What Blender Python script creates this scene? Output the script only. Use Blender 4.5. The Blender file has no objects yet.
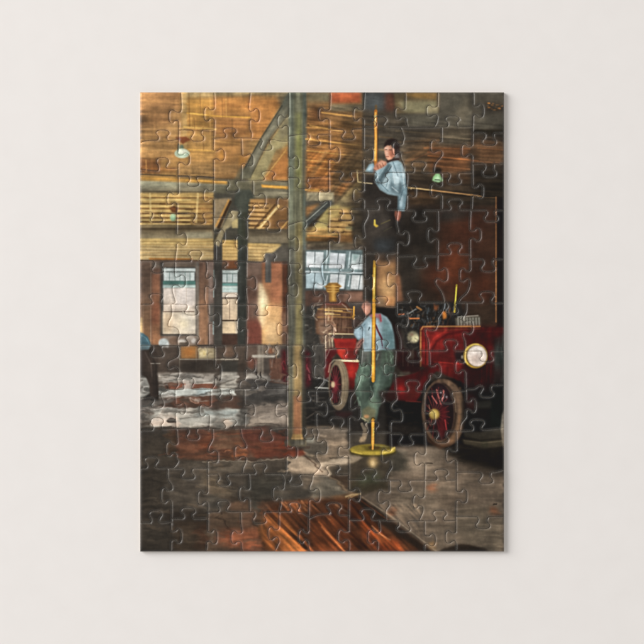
import bpy, math, random
import numpy as np
from mathutils import Vector, kdtree
from mathutils.geometry import delaunay_2d_cdt
random.seed(7)
rng = np.random.default_rng(7)
PX = 0.000558            # metres per unit of the print plan (puzzle is 203 x 256 mm)
X0, Y0, X1, Y1 = 140.1, 92.2, 504.1, 551.7
CX, CY = 322.0, 322.0
THICK = 5.2              # board thickness in plan units (2.9 mm)

# ------------------------------------------------------------------ cuts
# numbers are points of a cut; 'L a b t' is a tab to the left whose head spans y a..b with its tip at x t (R/U/D likewise)
VC = """
181,92 L:110,123,169 179,125 178.5,140 178,150 R:153,165,189.5 178,167 178.5,191 L:192.5,205,167 177,207 176.5,231 R:233,245.5,186.5 176.5,248 175,262 174.6,273 R:275,287.5,185.5 172.5,291 175,303 171.5,304.3 172,311 171,317 168.5,322 168.5,326.5 175,327.3 178.5,330 179.3,334 177.5,339 177.8,346 178.8,352 177.5,356.5 168,362 167.3,366 169,368.7 174.5,367 178.3,369 178.8,375 177,379 178,384 175.3,389.7 175.3,401 R:403,414.5,185.5 175.5,417 176.5,430
176.5,430 177.5,440 L:442,456,166 176.5,458 178,461 173.5,468.5
167.5,468.5 168,479 172,486 L:488,503,161 171.5,505 171.5,524
171,523 171,528 R:529,543,181.5 171,545 171,552
214,92 214.5,105 L:107,121,204 214.5,123 213.5,147 R:149,161,224.5 213.5,164 213.7,187 L:189,201.5,203.5 213.7,204 213.5,227 R:229.5,243.5,224.5 215.5,250 215.5,262
206.3,261.5 206.8,270 205.7,275 R:276,288.5,214.5 205,291 204.8,299 206.2,304.5
208.3,304.8 208.5,311 R:313,325.8,219.4 208.5,328 208.8,346
214.7,346 214.8,363 R:365,381,221 214.8,384 212,389.7
211,390 210.7,403 L:404.5,416.5,199.5 209.7,418 209,430
212.5,430 212.5,439 208.5,447 208,450 R:450.5,463,218 207.5,466 207.8,489 L:491,505,197.5 208,507 207.8,529 R:530,544,217 206.7,546 206,552
250.5,92 249,105 R:108.5,122,259.5 249.7,124 250,129 251.6,133 251.5,139
241.3,138 242,152 R:154,166,253 241.6,168 241.5,181
253,180.5 253,192 R:193.5,207,265.5 253,209 250,213 246.5,220 247,234 L:235.5,249,235.3 246.5,251 246.3,273 R:276.5,289.5,256 245.8,292 247.3,304.5 247.3,315 L:317.5,331,236.8 247,333 246.5,345.5 245.8,357 R:358.5,371.5,255 245.3,373 245,379 241,381 239,385 239,389
244.3,389 244.5,403 R:404,415.5,254.5 245,418 244.5,428.5
240.5,429 242,437 246,445 L:446,459,234.5 245.8,461 243,468 242,474.3
249,474 249.5,486 L:487,501,239 249.5,503 250,512
240.5,512 241,525 242,530 L:531,544,231 241.3,546 242.5,552
289,92 289,114 L:115,128,277.5 288.6,130 288.5,155 R:156,169,298.5 288.2,172 288.2,196 L:197,209.5,277 288,212 288,235 R:237,251,298.5 289,254 289,263 290,273 287.5,279 288,282 R:283.5,296.5,297.5 286.8,299 286.7,321 L:323,335.5,277 286.7,338 287,362 R:364,378,297 286.9,381 286.8,402 L:404,417,275.5 286.8,420 286.5,444 R:446,458.5,297 286.4,461 286.3,474.5
281.8,474.3 284.3,480 283.5,486 L:487,500,272.5 281,502 279.3,512 279,525 L:527,540,268 279,542 277,546 274.5,552
330.5,92 330,106 L:107.5,121,318.5 329.3,123 329.6,145 R:147,161.5,339.5 328.9,164 329,188 L:190,202.5,318.5 329.6,205 328.9,228.5 R:231,243.3,339 328.8,250 328,256 321.8,264.5 322,276 324,282 L:283,296,313.5 324.5,298 324.8,323 R:325,337,333 324.7,340 324.6,362 L:364.5,378.5,313.7 323,381 320,385 316,391 316,401 R:402.5,415.5,326.7 316,418 316.5,428 318,433 316.5,439 R:440.5,454,327 316,456 317,459 320.5,465 318,470 313,475.5 312,481 309.7,487 R:488.5,502,320 309,504 308.5,528 L:530,543,298.5 308.3,545 310,552
364.5,92 363.7,105 L:107.5,120.5,353.3 363.7,123 363.6,146 R:148,161,373 363.3,164 363.8,187 L:189,201.5,353 363.9,203 364,209.5
367.3,209.5 367.5,216 363.5,225 364.3,234 L:235.8,248.7,354 364.3,251 364.5,274 R:276,289,373 364.5,292 364.6,314 L:316.5,329,353 363,331 362,349.5 361,362 R:364,377.3,370.8 359.8,379 355,390.5 350.5,397 349.7,405 R:407,419.5,360 348.8,422 348.8,445 L:446.5,457.5,338 348.9,460 349,486 R:488.5,501.5,359.7 349,504 348.8,528 L:530,542.5,338 349.2,552
405.5,92 405.2,105 L:107.5,119.5,395 406.3,122 408,127.5
401,127.5 404,138 403,141 L:142,155,392.5 400.7,157 404,166 404.5,172.7 406.7,173 407,184 R:185.5,197,416 407,199 406.5,210
398,209.7 396.5,224 398,230 R:231.5,245,408.5 397,247 396.6,270 L:272.5,287,387 396.6,289 396.6,311 R:313,326.5,407.5 396.7,329 400,339 400.5,350.5
395.5,350.5 394.7,362 L:363.5,375,383.5 394.8,377 396,391.5 396.5,399 392,404 391.3,408 393.5,410.5 400,410 402,415 401,421 392,421.8 390.6,424 390.5,433 391,447 L:449,462.5,381.5 391,464 391.5,467 387,475 386,480.3
389.6,480.3 389.6,489 L:490.5,503.5,377.7 389.3,505 385.8,511 386.6,520.5
379,520.5 380,528 L:530,543.5,367.7 378,545 377.5,552
438,92 437.5,103 L:105,116.8,426.5 437.5,118 437,121 434.5,127.3
441.8,127 441.6,138 L:140,152.5,430.5 442,155 435,164 433.5,172.8
441.7,172.8 441.7,182 L:184,197,430.5 441.7,199 441.7,210.3
437.6,210.5 438,227 L:228.5,241.5,427.3 437.7,244 437.3,266 R:268.5,281.5,447.5 435.6,283 442,293 444.3,302.5 443,310 438,318 437.3,325 434.5,330 429,330 426,329 425.2,332 428,340 429,350.7 429.5,362 R:364,377,440.5 429.3,379 425,385 424.4,392 424.2,409 R:411,424,435 424.4,426 424.8,434.5 425.5,450 L:452,465.5,414.5 425.3,467 424.2,493 L:495,508.5,413 423,511 419,521
424.7,521 424.7,532 R:534,546,435.5 424.5,552
473.5,92 473.5,102 R:104,117.5,483.5 473,120 472.4,142 L:144,157,461.5 472.3,160 472.5,183 R:184.5,198,483 472,200 471.5,210.3
470.5,210.3 469.8,227 R:228.5,241,480.7 469.9,243 470.3,266 L:268.5,281.5,459.7 469.7,284 467,292 460,299 458.5,303
466.5,302.8 466,312 462.5,319 464,321.5 471,321 473,326 472,332 469,334 464,332.5 462.8,335 465,342 465,351 464.5,359 L:360.5,373,455.3 465.5,375 466,397 R:399,412.5,475.7 466,414 466,417 461,424 460,431
456.5,431 456.5,447 L:449,462.5,446 456.4,465 456.5,487 R:489.5,503,467 456.1,505 456,529 L:531,543.5,445.5 456.3,546 456.3,552
"""
HC = """
140,143 145,141 154,140.3 U:156,169.3,130 171,140.5 179,139.5
140,169 155,171 U:156.5,168.7,157.7 170,168.7 178,168.3
140,211 149,212 D:150.5,163,222.5 165,213 177,214
140,260.7 151,261 D:152,164,273.2 166,262 175.3,262
140,304.6 148,304.4 U:149.5,162.5,293.7 164,304.3 173.5,304.3
140,345.5 149,345.5 D:150.5,163.5,357.2 165,345.7 178,346
140,398.3 149,397.5 D:151,163.5,408.5 165,392 168,390.3 175.5,389.8
140,430.5 150,430.5 U:150.8,163.5,418 165,429.3 176.5,428.7
140,468.7 143.5,468.5 U:144.3,157.7,457.2 159,468.3 173.5,468.5
140,522.5 148,523 U:149,161.7,511 163,523 171.5,522
179,130 190,130 D:191,204,141.3 205,130 214,129.5
178,176 186,176 D:187.5,199,186.5 201,176.5 213.7,178
177,213.5 191,213 D:193,205,224 207,213 213.5,213
176,261.8 188,261.5 U:189,202,250.5 204,261.5 215.5,261.5
173.5,304.3 184,304.5 D:184.8,198,315.3 199,305 206.3,304.6
178,346 185,346 U:186,199.5,335.3 201,346 214.7,345.7
175.3,389.8 181,389.6 U:182,194.2,378 196,389.6 211,389.6
175.3,429 184,428.5 D:186.5,199,440 201,428.5 209,428.5
167,468.5 180,468.8 D:181.5,194.5,479.5 196,468.5 208,469
171.5,519 179,519 U:181,195,507.8 197,519 208,518.5
214,138.3 222,138 U:223.5,236,128 238,138 241.3,138 251.5,138.3
213.8,180.5 225,180.7 D:226.5,238.5,192.5 240,180.7 253,180.7
213.7,217.6 229,217.7 U:230.5,240,210 242,217.8 246.5,220
215.5,261.5 222.5,261.5 D:224,238.5,270 240,261.6 247,262
206.3,304.7 224,304.7 U:225.5,238,294 239,304.6 247.3,304.5
214.7,346 221,346 D:222.8,236.2,358.6 238,346 246.5,346
211,389.2 218,389.2 D:219,231.7,400.3 233,389.1 239,389
209,428.5 222,428.5 U:223,236.5,419.5 238,428.5 244.5,428.5
207.5,474.5 215.5,474.5 D:217,229.7,485.7 231,474.4 242,474.3
208,512.2 216,512.1 U:217,229.3,500.7 231,512 250,512
251.5,138.6 258,139 D:260,272,150.5 273,139.5 280,141 289,141.5
241.5,180.5 260,180.4 U:262,274.7,171 276,181 288.2,182
246.5,220.3 265,220.6 D:266.5,280,232.3 281,221 288,221
247,262 262,262.2 U:263,275.7,253 277,263 289,263.2
247.3,304.7 254,304.8 D:255,268.2,316 270,305.5 286.8,307
246.5,345 263,345 D:265,277.3,355.3 279,345 287,344.7
239,389 253,389 U:254.3,267,378.3 269,388.7 286.8,388.5
244.5,428.5 258,428.5 D:259.5,272.5,441.8 274,428.5 286.5,428
242,474.3 252,474.2 U:253,266,463 267,474.3 281.8,474.3
250,512 252,512 D:253,266,523.7 267,512 279.3,512
289,136 300,134.5 306,134 D:307.5,319.8,145.7 321,134.5 330,134.5
288.2,177.7 295,178 D:297,309.5,189 311,178 329,177.3
288,225.5 301,221.3 D:304,316.3,232 318,222 329,224.5
289,263.3 297,263.5 D:298.5,310.7,274 312,264.5 321.8,265
286.7,304.3 299,304.4 D:300.5,313.2,316 315,304 324.6,303.5
287,345.5 299,345.3 D:301,314,356.7 316,345 324.6,345
286.8,390.5 295,390.5 D:297,310,402 312,390.8 316,391
286.5,428.3 303,428.3 D:304,313.7,440 315,428.4 316.7,428.4
281.8,474.3 288,474.4 D:289,301.8,485.6 303,474.5 313,475.3
279.3,512 287.5,512 U:289,299.5,502.5 301,513 309,517
330,129.8 341,129.6 D:342,354.5,139.7 355,129 363.7,128.8
329,171.8 338,171.6 D:339.8,352.8,182 354,171.7 363.6,172
329,209.5 339,209.2 D:340.5,352.7,221 354,209.3 364,209.4
321.8,264.6 338,264.7 D:340,353,272.7 354,264.4 364.5,263
324.7,303 335,303.2 U:337,350,293.3 352,303.2 364.5,302.5
324.6,349 343,349 D:344.5,357.2,359.5 358.7,349 362,349.3
316,391 328,391 D:329.2,340.8,405 342,391.2 355,391
316.5,428.4 329,428.5 U:330,343,417.5 344,430 348.8,430.4
313,475.5 325,475.5 U:326,339.5,465 341,474.8 348.9,474.5
309,518.5 318,515 329,514 U:327,341,503 343,515.5 349,515.6
363.7,127 373,127 U:374,386.7,116.5 388,127 401,127.4 408,127.5
363.5,172.6 373,172.6 D:375,388,183 390,172.6 404.5,172.6
364,209.6 375,209.6 U:376.3,389.3,198.5 391,209.7 398,209.8 406.5,210
364.5,253 374,253.4 D:375.3,388.8,265.8 390,253.7 396.8,253
364.5,302.3 374,303 U:376,388,296.5 389,306.5 396.6,307
362,350 374,350.1 U:376,388.5,340 390,350.2 395.5,350.4 400.5,350.5
355,391 369,391.4 D:370,383.7,403 385,391.5 396,391.5
348.8,433.2 364,433 U:365,378,421.5 380,432.7 390.5,432.6
348.9,480 361,480 U:362,376,469 377,480.3 386,480.3 389.6,480.4
349,520.2 360,520.3 U:361,374.2,509 376,520.4 386.6,520.5
408,127.5 434.5,127.4
434.5,127.2 441.8,127
406.7,172.8 410,172.7 U:411.5,425.5,161.5 427,172.8 433.5,172.8 441.7,172.8
406.5,210.3 411,210.4 D:412.3,426,221.7 427.5,210.5 437.6,210.5 441.7,210.4
396.7,256.5 411,256 D:413,426.7,267.8 428,256.4 437.5,256.5
396.6,302.7 406,302.5 U:407,421,291 422,302.5 444.3,302.6
400.5,350.7 405,350.7 D:407,420.7,361.7 422,350.8 429,350.7
396,391.7 404,391.6 U:405.8,419,380.5 420,391.8 424.4,391.9
390.5,433.8 397,434 D:399,412.7,445.6 414,434.5 424.8,434.5
389.6,480.4 397,480.5 D:398.5,411.8,492 413,480.6 424.2,480.6
386.6,520.7 395,521 D:396.7,410.3,532 412,521 419,521 424.7,521
441.8,127 444,127 U:445.5,459.5,116 461,127 472.7,126.8
441.7,173 446,173 D:447.5,460.8,184.5 462,172.9 472.4,173
441.7,210 446.5,210 U:448,461.6,199 463,210 471.5,210.3
437.6,254.4 446,254.3 U:448,461.3,243 463,254.4 470.3,254.8
444.3,302.6 445,302.8 D:445.5,457.5,313.8 458.5,302.8 466.5,302.8
429,351 443,351 U:444.2,457,340 458,351 465,351
424.4,392 439,391.8 D:441,454,403.5 456,391.8 466,391
424.8,431.2 434.5,431 D:435.5,448.5,443 450,431.3 460,431.1
424.3,480.6 433,480.6 U:434.3,448,469.5 449,480.5 456.4,480.2
424.7,521.2 432,521.3 U:433.3,446.5,510.5 448,521 456.1,520.5
472.8,132.8 481,132.8 D:482.5,496,145.5 497,133 504.5,132.8
472.4,164 481,163.6 D:482.5,496,177 497,163.7 504.5,163.4
471.5,210.3 483,210.3 D:484.5,498,221.7 499,210.4 504.5,210.4
470,259.5 480,259.3 D:481.3,495,271.9 496,259.3 504.5,259.3
466.5,302.9 479,302.8 U:480,493.7,291.7 495,303.2 504.5,303.2
465,351.3 478,351.3 D:480,493,362 494,351.3 504.5,351.3
466,389.5 474,389 479,386 D:480,493.5,397.5 494.5,385.5 504.5,385
460,431.2 469,430.8 U:470.4,484,419.7 485,430 504.5,428
456.4,472.5 478,472.7 D:479.3,493,484 494.5,472.5 504.5,470
456.1,516.6 474,517 D:476,490,529 491.5,516.9 504.5,516.8
"""
def expand(txt):
    toks = txt.split()
    pts = []
    for k, t in enumerate(toks):
        if t[1:2] != ':':
            pts.append(tuple(float(v) for v in t.split(',')))
            continue
        a, b, tip = (float(v) for v in t[2:].split(','))
        prev = pts[-1]
        nx = toks[k + 1]
        nxt = tuple(float(v) for v in nx.split(',')) if nx[1:2] != ':' else prev
        vert = t[0] in 'LR'
        hgt = b - a
        ba, bb = (prev[0], nxt[0]) if vert else (prev[1], nxt[1])
        j = [random.uniform(-.03, .03) for _ in range(8)]
        prof = [(.10, .02, 0), (.19 + j[0], .16, 0), (.15 + j[1], .42, 0), (.01, .62 + j[2], 0), (.03, .84, 0), (.2 + j[3], .97, 0),
                (.5, 1.0, .5), (.8 + j[4], .97, 1), (.97, .84, 1), (.99, .62 + j[5], 1), (.85 + j[6], .42, 1), (.81 + j[7], .16, 1), (.90, .02, 1)]
        for (s, d, e) in prof:
            base = ba * (1 - e) + bb * e
            along = a + s * hgt
            off = base + d * (tip - base)
            pts.append((off, along) if vert else (along, off))
    return pts
def catmull(pts, step=0.75):
    P = np.array(pts)
    keep = [0]
    for i in range(1, len(P)):
        if np.hypot(*(P[i] - P[keep[-1]])) > 0.6: keep.append(i)
    P = P[keep]
    Q = np.vstack([2 * P[0] - P[1], P, 2 * P[-1] - P[-2]])
    out = []
    for i in range(1, len(Q) - 2):
        p0, p1, p2, p3 = Q[i - 1:i + 3]
        # centripetal parameters keep the curve from overshooting at unequal spacing
        t1 = np.hypot(*(p1 - p0)) ** .5; t2 = t1 + np.hypot(*(p2 - p1)) ** .5; t3 = t2 + np.hypot(*(p3 - p2)) ** .5
        n = max(1, int(round(np.hypot(*(p2 - p1)) / step)))
        for k in range(n):
            t = t1 + (t2 - t1) * k / n
            a1 = (t1 - t) / t1 * p0 + t / t1 * p1
            a2 = (t2 - t) / (t2 - t1) * p1 + (t - t1) / (t2 - t1) * p2
            a3 = (t3 - t) / (t3 - t2) * p2 + (t - t2) / (t3 - t2) * p3
            b1 = (t2 - t) / t2 * a1 + t / t2 * a2
            b2 = (t3 - t) / (t3 - t1) * a2 + (t - t1) / (t3 - t1) * a3
            out.append((t2 - t) / (t2 - t1) * b1 + (t - t1) / (t2 - t1) * b2)
    out.append(P[-1])
    return np.array(out)
def clip_frame(c):
    c = c.copy()
    c[:, 0] = np.clip(c[:, 0], X0, X1); c[:, 1] = np.clip(c[:, 1], Y0, Y1)
    k = [0] + [i for i in range(1, len(c)) if np.hypot(*(c[i] - c[i - 1])) > 1e-4]
    return c[k]
curves = []
for block in (VC, HC):
    for ln in block.strip().splitlines():
        c = catmull(expand(ln))
        for e in (0, -1):       # snap the ends that meet the frame
            if c[e][0] < X0 + 1.5: c[e][0] = X0
            if c[e][0] > X1 - 1.5: c[e][0] = X1
            if c[e][1] < Y0 + 1.5: c[e][1] = Y0
            if c[e][1] > Y1 - 1.5: c[e][1] = Y1
        curves.append(clip_frame(c))
def insert_snap(ci, e):
    p = curves[ci][e]
    if p[0] in (X0, X1) or p[1] in (Y0, Y1): return
    best = None
    for cj, c in enumerate(curves):
        if cj == ci: continue
        A, B = c[:-1], c[1:]
        d = B - A
        L = (d ** 2).sum(1)
        t = np.clip(((p - A) * d).sum(1) / np.maximum(L, 1e-9), 0, 1)
        q = A + d * t[:, None]
        dd = np.hypot(*(q - p).T)
        k = int(dd.argmin())
        if best is None or dd[k] < best[0]: best = (dd[k], cj, k, q[k], t[k], L[k] ** .5)
    if best[0] > 6: print('LOOSE END', ci, p, best[0]); return
    _, cj, k, q, t, L = best
    c = curves[cj]
    if t * L < .3: q = c[k]
    elif (1 - t) * L < .3: q = c[k + 1]
    else: curves[cj] = np.insert(c, k + 1, q, axis=0)
    c = curves[ci]
    if best[0] > 1e-4:
        curves[ci] = np.vstack([q, c]) if e == 0 else np.vstack([c, q])
    else:
        c[e] = q
for ci in range(len(curves)):
    insert_snap(ci, 0); insert_snap(ci, -1)
def side(p, q, n):
    return np.array([[p[0] + (q[0] - p[0]) * k / n, p[1] + (q[1] - p[1]) * k / n] for k in range(n + 1)])
frame = [side((X0, Y0), (X1, Y0), 360), side((X1, Y0), (X1, Y1), 450), side((X1, Y1), (X0, Y1), 360), side((X0, Y1), (X0, Y0), 450)]
allc = curves + frame

# dense samples of the cut lines for distances
dense = []
for c in allc:
    seg = c[1:] - c[:-1]
    L = np.hypot(*seg.T)
    for a, s, l in zip(c[:-1], seg, L):
        for k in range(max(1, int(l / .22))):
            dense.append(a + s * k / max(1, int(l / .22)))
    dense.append(c[-1])
kd = kdtree.KDTree(len(dense))
for i, p in enumerate(dense): kd.insert((p[0], p[1], 0), i)
kd.balance()

verts, edges, cutn = [], [], 0
for c in allc:
    b = len(verts)
    verts += [Vector((float(x), float(y))) for x, y in c]
    edges += [(b + k, b + k + 1) for k in range(len(c) - 1)]
extra = []
taken = {}
def try_add(x, y, mind):
    if not (X0 + .15 < x < X1 - .15 and Y0 + .15 < y < Y1 - .15): return
    extra.append((x, y))
for off, step in ((.32, .8), (.68, .9), (1.15, 1.0), (1.75, 1.15)):
    for c in allc:
        seg = c[1:] - c[:-1]
        L = np.hypot(*seg.T)
        acc = 0
        for a, s, l in zip(c[:-1], seg, L):
            acc += l
            if acc < step * .92 or l < 1e-6: continue
            acc = 0
            n = np.array([-s[1], s[0]]) / l
            m = a + s * .5
            for sg in (1, -1):
                q = m + n * off * sg
                d = kd.find((q[0], q[1], 0))[2]
                if d > off * .88 and X0 + .15 < q[0] < X1 - .15 and Y0 + .15 < q[1] < Y1 - .15:
                    key = (int(q[0] / .45), int(q[1] / .45))
                    if any((key[0] + i, key[1] + j) in taken and math.hypot(taken[(key[0] + i, key[1] + j)][0] - q[0], taken[(key[0] + i, key[1] + j)][1] - q[1]) < .33 for i in (-1, 0, 1) for j in (-1, 0, 1)): continue
                    taken[key] = (q[0], q[1])
                    extra.append((float(q[0]), float(q[1])))
G = 0.8
yy = Y0 + .5
r = 0
while yy < Y1:
    xx = X0 + .5 + (G / 2 if r % 2 else 0)
    while xx < X1:
        if kd.find((xx, yy, 0))[2] > 2.25: extra.append((xx, yy))
        xx += G
    yy += G * .9
    r += 1
verts += [Vector(p) for p in extra]
ov, oe, of, ove, oee, ofe = delaunay_2d_cdt(verts, edges, [], 0, 1e-5)
co = np.array([(v[0], v[1]) for v in ov])
con = set()
for e, src in zip(oe, oee):
    if len(src): con.add((min(e), max(e)))
e2f = {}
for fi, f in enumerate(of):
    for k in range(len(f)):
        a, b = f[k], f[(k + 1) % len(f)]
        e2f.setdefault((min(a, b), max(a, b)), []).append(fi)
region = [-1] * len(of)
regs = []
for s in range(len(of)):
    if region[s] >= 0: continue
    rid = len(regs); region[s] = rid; st = [s]; mem = []
    while st:
        f = st.pop(); mem.append(f)
        v = of[f]
        for k in range(len(v)):
            key = (min(v[k], v[(k + 1) % len(v)]), max(v[k], v[(k + 1) % len(v)]))
            if key in con: continue
            for g in e2f[key]:
                if region[g] < 0: region[g] = rid; st.append(g)
    regs.append(mem)
def area(f):
    p = co[list(f)]
    return abs(sum(p[i][0] * p[(i + 1) % len(p)][1] - p[(i + 1) % len(p)][0] * p[i][1] for i in range(len(p)))) / 2
# a sliver left by two crossing cuts joins the piece it shares most of its outline with
areas = [sum(area(of[f]) for f in m) for m in regs]
for rid in sorted(range(len(regs)), key=lambda k: areas[k]):
    if areas[rid] >= 150: break
    share = {}
    for f in regs[rid]:
        v = of[f]
        for k in range(len(v)):
            key = (min(v[k], v[(k + 1) % len(v)]), max(v[k], v[(k + 1) % len(v)]))
            for g in e2f[key]:
                if region[g] != rid:
                    share[region[g]] = share.get(region[g], 0) + float(np.hypot(*(co[key[0]] - co[key[1]])))
    if not share: continue
    to = max(share, key=share.get)
    if areas[rid] > 4: print('small region', round(areas[rid], 1), co[of[regs[rid][0]][0]])
    for f in regs[rid]: region[f] = to
    regs[to] += regs[rid]; areas[to] += areas[rid]; regs[rid] = []
pieces = [m for m in regs if m]
print('PIECES', len(pieces), 'verts', len(co), 'faces', len(of))
for m in pieces:
    A = sum(area(of[f]) for f in m)
    if A > 2400 or A < 700:
        c = np.mean([co[of[f][0]] for f in m], axis=0); print('odd piece', round(A), c.round(1))

# ------------------------------------------------------------------ the printed picture (brush strokes on a fine raster, read back as vertex colours)
DROP, GAP, WORLD, KEY = 1.0, .02, .95, 312
SS = 2
RW, RH = int((X1 - X0 + 4) * SS), int((Y1 - Y0 + 4) * SS)
OX, OY = X0 - 2, Y0 - 2
IMG = np.zeros((RH, RW, 3)) + (60, 50, 40)
prng = np.random.default_rng(11)
def blur1(a, s, ax):
    if s <= 0.05: return a
    r = max(1, int(3 * s))
    k = np.exp(-.5 * (np.arange(-r, r + 1) / s) ** 2); k /= k.sum()
    pad = [(0, 0)] * a.ndim; pad[ax] = (r, r)
    b = np.pad(a, pad, mode='edge')
    out = np.zeros_like(a)
    n = a.shape[ax]
    for i, w in enumerate(k):
        sl = [slice(None)] * a.ndim; sl[ax] = slice(i, i + n)
        out += w * b[tuple(sl)]
    return out
def blur(a, sx, sy): return blur1(blur1(a, sx, 1), sy, 0)
def box(x0, y0, x1, y1, m=0):
    a = max(0, int((x0 - m - OX) * SS)); b = min(RW, int(math.ceil((x1 + m - OX) * SS)) + 1)
    c = max(0, int((y0 - m - OY) * SS)); d = min(RH, int(math.ceil((y1 + m - OY) * SS)) + 1)
    return a, b, c, d
def inside(pts, gx, gy):
    ins = np.zeros(gx.shape, bool)
    n = len(pts)
    for i in range(n):
        xa, ya = pts[i]; xb, yb = pts[(i + 1) % n]
        if ya == yb: continue
        c = ((ya > gy) != (yb > gy)) & (gx < (xb - xa) * (gy - ya) / (yb - ya) + xa)
        ins ^= c
    return ins
def pp(s): return [tuple(float(v) for v in t.split(',')) for t in s.split()]
def hx(c):
    if isinstance(c, str): return np.array([int(c[i:i + 2], 16) for i in (0, 2, 4)], float)
    return np.array(c, float)
def lay(sl, m, c):
    a, b, cc, d = sl
    IMG[cc:d, a:b] = IMG[cc:d, a:b] * (1 - m[..., None]) + c * m[..., None]
def P(c, pts, soft=.5, al=1.0, c2=None, g=None):
    """polygon in colour c; c2 with g=(xa,ya,xb,yb) makes the ink run from c to c2"""
    pts = pp(pts) if isinstance(pts, str) else pts
    xs = [p[0] for p in pts]; ys = [p[1] for p in pts]
    sl = box(min(xs), min(ys), max(xs), max(ys), soft * 3 + 1)
    a, b, cc, d = sl
    if b <= a or d <= cc: return
    acc = 0
    for dx in (.17, .5, .83):
        for dy in (.17, .5, .83):
            gx, gy = np.meshgrid((np.arange(a, b) + dx) / SS + OX, (np.arange(cc, d) + dy) / SS + OY)
            acc = acc + inside(pts, gx, gy)
    m = blur(acc / 9.0, soft * SS, soft * SS) * al
    col = hx(c)
    if c2 is not None:
        gx, gy = np.meshgrid((np.arange(a, b) + .5) / SS + OX, (np.arange(cc, d) + .5) / SS + OY)
        ux, uy = g[2] - g[0], g[3] - g[1]
        t = np.clip(((gx - g[0]) * ux + (gy - g[1]) * uy) / (ux * ux + uy * uy), 0, 1)[..., None]
        col = hx(c) * (1 - t) + hx(c2) * t
    lay(sl, m, col)
def R(c, x0, y0, x1, y1, soft=.5, al=1.0, c2=None, v=True):
    P(c, [(x0, y0), (x1, y0), (x1, y1), (x0, y1)], soft, al, c2, (x0, y0, x0, y1) if v else (x0, y0, x1, y0))
def E(c, cx, cy, rx, ry, soft=.5, al=1.0, rot=0):
    r = math.radians(rot)
    P(c, [(cx + rx * math.cos(t) * math.cos(r) - ry * math.sin(t) * math.sin(r), cy + rx * math.cos(t) * math.sin(r) + ry * math.sin(t) * math.cos(r)) for t in np.linspace(0, 2 * math.pi, 40)[:-1]], soft, al)
def L(c, pts, w=1.0, soft=.3, al=1.0):
    pts = pp(pts) if isinstance(pts, str) else pts
    xs = [p[0] for p in pts]; ys = [p[1] for p in pts]
    sl = box(min(xs), min(ys), max(xs), max(ys), w + soft * 2 + 1)
    a, b, cc, d = sl
    if b <= a or d <= cc: return
    gx, gy = np.meshgrid((np.arange(a, b) + .5) / SS + OX, (np.arange(cc, d) + .5) / SS + OY)
    dm = np.full(gx.shape, 1e9)
    for (xa, ya), (xb, yb) in zip(pts[:-1], pts[1:]):
        ux, uy = xb - xa, yb - ya
        t = np.clip(((gx - xa) * ux + (gy - ya) * uy) / max(ux * ux + uy * uy, 1e-9), 0, 1)
        dm = np.minimum(dm, np.hypot(gx - xa - t * ux, gy - ya - t * uy))
    m = np.clip((w / 2 + soft - dm) / (2 * soft), 0, 1)
    m = m * m * (3 - 2 * m) * al
    lay(sl, m, hx(c))
def T(x0, y0, x1, y1, amp, sx, sy, ang=0, soft=2, tint=(1, 1, 1), pts=None):
    """brushy grain: noise stretched sx by sy, turned by ang degrees, multiplied into the ink"""
    sl = box(x0, y0, x1, y1, 0)
    a, b, c, d = sl
    w, h = b - a, d - c
    if w < 2 or h < 2: return
    if ang == 0:
        n = blur(prng.standard_normal((h, w)), sx * SS, sy * SS)
    else:
        D = int(math.hypot(w, h)) + 4
        n0 = blur(prng.standard_normal((D, D)), sx * SS, sy * SS)
        r = math.radians(ang)
        gx, gy = np.meshgrid(np.arange(w) - w / 2, np.arange(h) - h / 2)
        u = gx * math.cos(r) + gy * math.sin(r) + D / 2; v = -gx * math.sin(r) + gy * math.cos(r) + D / 2
        n = n0[np.clip(v.astype(int), 0, D - 1), np.clip(u.astype(int), 0, D - 1)]
    n = n / max(n.std(), 1e-9)
    n = np.clip(n, -2.2, 2.2)
    gx, gy = np.meshgrid(np.arange(w) / SS, np.arange(h) / SS)
    e = np.minimum(np.minimum(gx, w / SS - gx), np.minimum(gy, h / SS - gy))
    m = np.clip(e / max(soft, .01), 0, 1)
    if pts:
        px, py = np.meshgrid((np.arange(a, b) + .5) / SS + OX, (np.arange(c, d) + .5) / SS + OY)
        m = m * blur(inside(pp(pts), px, py).astype(float), 1, 1)
    IMG[c:d, a:b] *= 1 + (amp * n * m)[..., None] * np.array(tint)
def D_(x0, y0, x1, y1, n, cols, ln=(2, 6), w=(.4, 1.2), ang=(0, 360), al=.7):
    """loose dabs of paint for cluttered places"""
    for _ in range(n):
        x, y = prng.uniform(x0, x1), prng.uniform(y0, y1)
        t = math.radians(prng.uniform(*ang)); l = prng.uniform(*ln) / 2; al2 = al * prng.uniform(.35, 1)
        L(cols[prng.integers(len(cols))], [(x - l * math.cos(t), y - l * math.sin(t)), (x + l * math.cos(t), y + l * math.sin(t))], prng.uniform(*w) * 1.15, .75, al2)

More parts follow.
